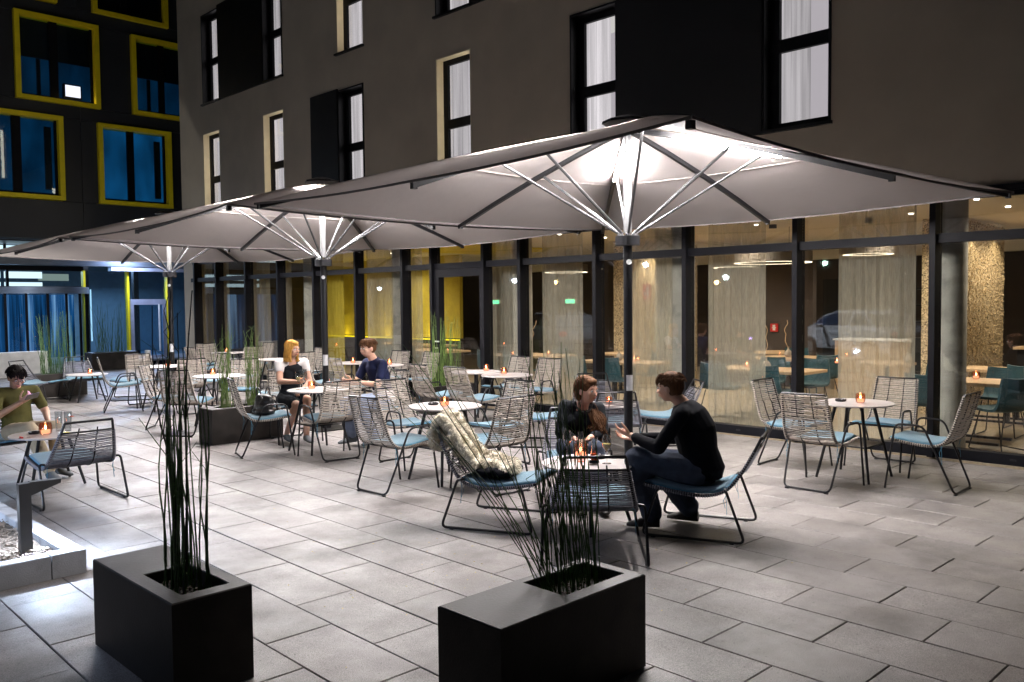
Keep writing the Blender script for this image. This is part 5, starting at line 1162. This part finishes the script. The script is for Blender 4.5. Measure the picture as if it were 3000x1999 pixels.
    hm.ell(hp(0, -.022, .030), .083*f, .098*f, .094*f, R, 18, 12); hm.ell(hp(0, .040, .082), .056*f, .046*f, .026*f, R, 12, 8)
    if hl > 0: hm.ell(hp(0, -.052, -.03), .078*f, .060*f, .085*f, R, 14, 10)
    else: hm.ell(hp(0, -.034, .004), .080*f, .080*f, .088*f, R, 16, 12)
    cut = [hp(0, .075, .052)]
    hb_ = remesh(hm, .007, 3, wr=.004, wrs=30); hair = obj('hair', hb_, c['hair'], t, smooth=True)
    n = c.get('strands', 240)
    for k in range(n):
        a = RR.uniform(-pi, pi); el = RR.uniform(.15, 1.0); fr = abs(a) < .95   # a=0 is the front
        x0 = .085*f*sin(a)*cos(el*.9); y0 = -.022+.100*f*cos(a)*cos(el*.9); z0 = .03+.094*f*sin(el*.9)+.004
        P = [hp(x0, y0, z0)]
        if hl <= 0:
            dr = Vector((x0*.5, .05*cos(a)+.02, -.03 if not fr else .005)) if not c.get('mess') else Vector((RR.gauss(0, .03), RR.gauss(.02, .03), RR.uniform(-.02, .02)))
            P.append(hp(x0*1.04+dr.x*.35, y0*1.04+dr.y*.35, z0+dr.z*.4)); P.append(hp(x0*1.03+dr.x*.35, y0*1.02+dr.y*.35, z0-.022))
        elif c.get('tail'):
            T0 = hp(*c['tail'][0]); e = Vector(c['tail'][1])+Vector((RR.gauss(0, .035), RR.gauss(0, .02), RR.uniform(-.05, .12))); P.append(hp(x0*.98, y0*.8-.03, z0-.05)); P.append(T0+Vector((RR.gauss(0, .014), RR.gauss(0, .012), RR.gauss(0, .012))))
            if len(c['tail']) > 3: P.append(Vector(c['tail'][3])+Vector((RR.gauss(0, .018), RR.gauss(0, .016), RR.gauss(0, .01))))
            P.append(Vector(c['tail'][2])+Vector((RR.gauss(0, .024), RR.gauss(0, .014), 0))); P.append(e)
        else:
            aa = a if abs(a) > .75 else (.75 if a >= 0 else -.75); L = hl*RR.uniform(.85, 1.05)
            P.append(hp(.092*sin(aa), -.015+.085*cos(aa), -.01)); P.append(hp(.092*sin(aa)+RR.gauss(0, .006), -.02+.075*cos(aa), -.09)); q = hp(.088*sin(aa), -.02+.07*cos(aa), -.09); P.append(q+Vector((RR.gauss(0, .01), RR.gauss(0, .01), -L)))
        st.tube(bez(P, 4), .0034 if hl > 0 else .0030, 4)
    so = obj('hair_strands', st, c['hair'], hair); so['kind'] = 'stuff'
    return t, V, hp, R
# local frame of each sitter: +y is where the chair faces, +x its right-hand side when seen from above
rot = lambda deg: radians(deg-90)
# 1 long-haired woman on the lounge chair
J = dict(pelvis=(0, -.12, .44), chest=(-.02, -.06, .69), neck=(-.055, -.01, .855), head=(-.085, .05, .975), shL=(-.19, -.03, .80), shR=(.10, -.03, .82), elL=(-.225, .05, .60), elR=(.155, .08, .61), wrL=(-.07, .27, .58), wrR=(.04, .28, .57), hipL=(-.09, -.08, .45), hipR=(.09, -.08, .45), knL=(-.12, .34, .50), knR=(.10, .36, .50), anL=(-.16, .50, .10), anR=(.05, .50, .10))
person('woman with long reddish brown hair in charcoal top smiling at the man beside her', (5.72, 4.95, 0), rot(-133), J, dict(face=(radians(42), radians(-6)), sleeve=.86, top='cl_black', pants='denim', hair='hair_b', hairlen=.5, scoop=1, tail=((.0, -.095, -.07), (-.18, .13, .54), (-.175, .085, .72), (-.115, -.02, .825)), hw=.16, sw=.155, cw=.13, bust=1, seed=4, strands=420, handL=((.6, .5, -.1), (0, .2, -1), .7), handR=((-.5, .6, -.05), (0, .2, -1), .7), hs=.9, f=1.06))
nk = thing('necklace', 'dark beaded necklace round the long-haired woman\'s neck', 'necklace', (5.72, 4.95, 0), rot(-133))
nm = MB()
for k in range(17): a = radians(200+k*140/16); nm.ell((-.055+.072*cos(a), .055+.045*abs(sin(a)), .865+.085*sin(a)), .009, .009, .009, n=8, m=6)
obj('beads', nm, 'shoe', nk, smooth=True)
# 2 man in dark shirt leaning forward
J = dict(pelvis=(0, -.01, .46), chest=(.0, .05, .76), neck=(.0, .145, .965), head=(-.02, .235, 1.085), shL=(-.205, .11, .90), shR=(.205, .11, .90), elL=(-.25, .27, .65), elR=(.25, .27, .65), wrL=(-.12, .52, .71), wrR=(.06, .55, .66), hipL=(-.10, .02, .46), hipR=(.10, .02, .46), knL=(-.17, .46, .54), knR=(.13, .41, .49), anL=(-.15, .34, .10), anR=(.14, .10, .10))
person('man in dark shirt and jeans leaning forward, gesturing with both hands', (5.60, 3.60, 0), rot(112), J, dict(face=(radians(-8), radians(-8)), sleeve=.90, top='cl_dark', legr=.016, pants='denim', hair='hair_b', hairlen=0, dp=1.4, sw=.21, cw=.19, ww=.18, hw=.19, seed=5, strands=360, handL=((.1, 1, .35), (.5, 0, .8), .35), handR=((-.2, 1, .1), (-.2, .1, 1), .45), toeL=(-.2, 1, 0), toeR=(.1, 1, 0), wr=.005))
# 3 boy with phone
J = dict(pelvis=(.0, -.08, .45), chest=(.0, -.14, .71), neck=(.0, -.12, .90), head=(.02, -.05, 1.015), shL=(-.19, -.12, .85), shR=(.19, -.12, .85), elL=(-.26, -.02, .62), elR=(.27, .02, .63), wrL=(-.14, .24, .55), wrR=(.10, .18, .77), hipL=(-.09, -.05, .44), hipR=(.09, -.05, .44), knL=(-.14, .36, .49), knR=(.10, .34, .50), anL=(-.10, .50, .10), anR=(.08, .66, .10))
pt, V, hp, R = person('boy with glasses in olive T-shirt and khaki trousers looking at his phone', (2.67, 10.02, 0), rot(-78), J, dict(face=(radians(-8), radians(-26)), sleeve=.34, top='cl_olive', pants='cl_khaki', hair='hair_k', hairlen=0, sw=.175, cw=.15, ww=.14, hw=.16, seed=6, strands=420, handL=((.8, .4, -.2), (0, -.1, -1), .9), handR=((-.5, .5, .5), (-.3, -.6, .6), .8), toeL=(-.1, 1, 0), toeR=(.1, 1, 0), skin='skin2', mess=0, shoe='shoeg', f=.98))
gs = thing('eyeglasses', 'thin dark eyeglasses on the boy\'s nose', 'glasses', (2.67, 10.02, 0), rot(-78)); gm = MB()
for s in (-1, 1):
    gm.tube([hp(s*.032+.024*cos(a*pi/6), .101, .0+.018*sin(a*pi/6)) for a in range(12)], .0018, 4, closed=True); gm.tube([hp(s*.056, .100, .004), hp(s*.078, .06, .004), hp(s*.080, -.01, .0)], .0016, 4)
gm.tube([hp(-.008, .102, .003), hp(.008, .102, .003)], .0018, 4); obj('rims', gm, 'black', gs)
ph = thing('smartphone', 'smartphone held up in the boy\'s hand', 'phone', (2.67, 10.02, 0), rot(-78)); q = V['wrR']+Vector((-.075, .085, .06)); pm = MB().cbox(-.072, -.036, -.004, .072, .036, .004, .002)
pb = obj('case', pm, 'phone', ph, loc=q); pb.rotation_euler = (radians(50), radians(6), radians(10)); sb_ = obj('screen', MB().box(-.066, -.033, .0045, .066, .033, .0052), 'screen', ph, loc=q); sb_.rotation_euler = pb.rotation_euler
lamp('phone_glow', 'POINT', (2.67, 10.02, 0), .5, (.5, .35, 1), .03).matrix_world = ph.matrix_basis @ Matrix.Translation(q+Vector((0, -.04, .05)))
# 4 blonde woman
J = dict(pelvis=(0, -.12, .55), chest=(.0, -.06, .85), neck=(.0, -.02, 1.04), head=(.01, .04, 1.18), shL=(-.16, -.03, .99), shR=(.16, -.03, .99), elL=(-.20, .06, .75), elR=(.20, .10, .78), wrL=(-.04, .26, .67), wrR=(.05, .33, .78), hipL=(-.09, -.06, .53), hipR=(.09, -.06, .53), knL=(-.05, .38, .56), knR=(.08, .37, .50), anL=(-.02, .42, .12), anR=(.16, .20, .12))
person('blonde woman in black dress with white sleeves at the table with wine glasses', (5.74, 9.78, 0), rot(-102), J, dict(face=(radians(26), radians(-5)), sleeve=0, top='cl_black', topn='dress', skirt=1, yoke=1, scoop=1, hair='hair_y', hairlen=.07, sw=.165, cw=.13, ww=.11, hw=.165, bust=1, seed=7, strands=420, handL=((.8, .3, -.3), (0, -.2, -1), .8), handR=((-.2, .9, .2), (-.8, 0, .3), .9), shoe='shoeg', hs=.86, f=.96))
# 5 young man in navy
J = dict(pelvis=(0, -.14, .56), chest=(.0, -.06, .86), neck=(.0, .02, 1.06), head=(.0, .09, 1.20), shL=(-.19, -.01, 1.00), shR=(.19, -.01, 1.00), elL=(-.24, .10, .76), elR=(.24, .12, .76), wrL=(-.08, .36, .80), wrR=(.08, .38, .76), hipL=(-.10, -.08, .53), hipR=(.10, -.08, .53), knL=(-.18, .34, .54), knR=(.16, .32, .52), anL=(-.20, .12, .11), anR=(.12, .26, .11))
person('young man in navy T-shirt and pale jeans sitting opposite the blonde woman', (6.30, 8.78, 0), rot(176), J, dict(face=(radians(4), radians(-6)), sleeve=.32, top='cl_navy', pants='denimp', hair='hair_b', hairlen=0, hemband=1, sw=.19, cw=.155, ww=.135, hw=.16, seed=8, strands=380, handL=((.5, .8, .1), (.6, -.1, .3), .8), handR=((-.5, .8, .1), (-.6, -.1, .3), .8), shoe='shoeg'))

# ------------------------------------------------------------------ handbag and sheepskin
hbg = thing('handbag', 'slouchy black leather handbag lying on the armchair cushion', 'handbag', (4.99, 9.17, .47), radians(-100))
m = MB(); m.ell((0, 0, .09), .17, .10, .10); m.ell((.05, .02, .15), .11, .08, .09); m.ell((-.06, 0, .12), .11, .09, .11); m.ell((0, 0, .03), .19, .12, .045)
obj('bag_body', remesh(m, .008, 3, wr=.016, wrs=11), 'leather', hbg, smooth=True)
for s in (-1, 1): obj('strap', MB().tube(bez([(-.10, s*.05, .18), (-.06, s*.06, .29), (.04, s*.06, .30), (.10, s*.05, .19)], 5), .008, 6), 'leather', hbg, smooth=True)
fur = thing('sheepskin', 'cream sheepskin draped over the back and seat of the front lounge chair', 'sheepskin', (4.72, 4.88, 0), radians(-65-90))
spine = [Vector((.02*sin(k*1.7), y, z)) for k, (y, z) in enumerate([(-.545, .60), (-.55, .68), (-.525, .765), (-.47, .80), (-.43, .73), (-.385, .64), (-.335, .56), (-.27, .49), (-.19, .455), (-.09, .45)])]
RR = random.Random(2); m = MB()
for k, q in enumerate(spine):
    w_ = (.12, .13, .155, .165, .16, .15, .155, .165, .17, .15)[k]
    m.ell(q, w_, .042, .042, n=14, m=10)
    for s in (-1, 0, 1): m.ell(q+Vector((s*w_*.62+RR.uniform(-.02, .02), RR.uniform(-.01, .01), .012+RR.uniform(0, .02))), .062, .045, .05, n=10, m=8)
for s in (-.10, .02, .12): m.cap(spine[3]+Vector((s, .015, .03)), spine[8]+Vector((s*1.15+.02, .01, .045)), .032, .040)   # hanging folds
pelt1 = remesh(m, .011, 4, wr=.016, wrs=9); hide = obj('hide', pelt1, 'fur', fur, smooth=True)
jk = thing('black_jacket', 'crumpled black jacket lying on the sheepskin chair\'s seat', 'jacket', (4.72, 4.88, .0), radians(-65-90)); m = MB(); m.ell((.05, -.05, .42), .16, .17, .05); m.ell((-.10, .0, .42), .14, .14, .045); m.ell((.10, .06, .41), .12, .10, .04)
obj('cloth', remesh(m, .009, 3, wr=.016, wrs=13), 'cl_dark', jk, smooth=True)
tp = thing('fur_blanket', 'folded tip of cream fur over the black jacket on the seat', 'blanket', (4.72, 4.88, .0), radians(-65-90)); m = MB(); m.ell((.02, .02, .47), .13, .13, .045); m.ell((-.06, -.09, .49), .13, .10, .05); m.ell((.10, .10, .45), .08, .09, .04)
tm = remesh(m, .010, 3, wr=.018, wrs=12); pelt2 = obj('pelt', tm, 'fur', tp, smooth=True); finish_jobs()
def wool(src, count, centre, parent, L=(.014, .034)):
    hr = MB()
    for k in range(count):
        p = Vector(RR.choice(src.v)); n_ = (p-centre(p)).normalized(); cl = Vector((noise.noise(p*20), noise.noise(p*20+Vector((5, 0, 0))), noise.noise(p*20+Vector((0, 9, 0)))))
        d = (n_*.8+Vector((0, .1, -.35))+cl*.8+Vector((RR.gauss(0, .25), RR.gauss(0, .25), RR.gauss(0, .25)))).normalized()*RR.uniform(*L); s = d.cross(n_+Vector((RR.gauss(0, .4), RR.gauss(0, .4), .01))).normalized()*.0021
        n0 = len(hr.v); hr.v += [p-s, p+s, p+d*.6+s*.7, p+d*.6-s*.7, p+d+Vector((0, 0, -.004))]; hr.f += [(n0, n0+1, n0+2, n0+3), (n0+3, n0+2, n0+4)]
    o = obj('wool', hr, 'fur', parent); o['kind'] = 'stuff'
wool(pelt1.done, 15000, lambda p: min(spine, key=lambda q: (q-p).length), hide)
wool(tm.done, 6500, lambda p: Vector((0, 0, .43)), pelt2)
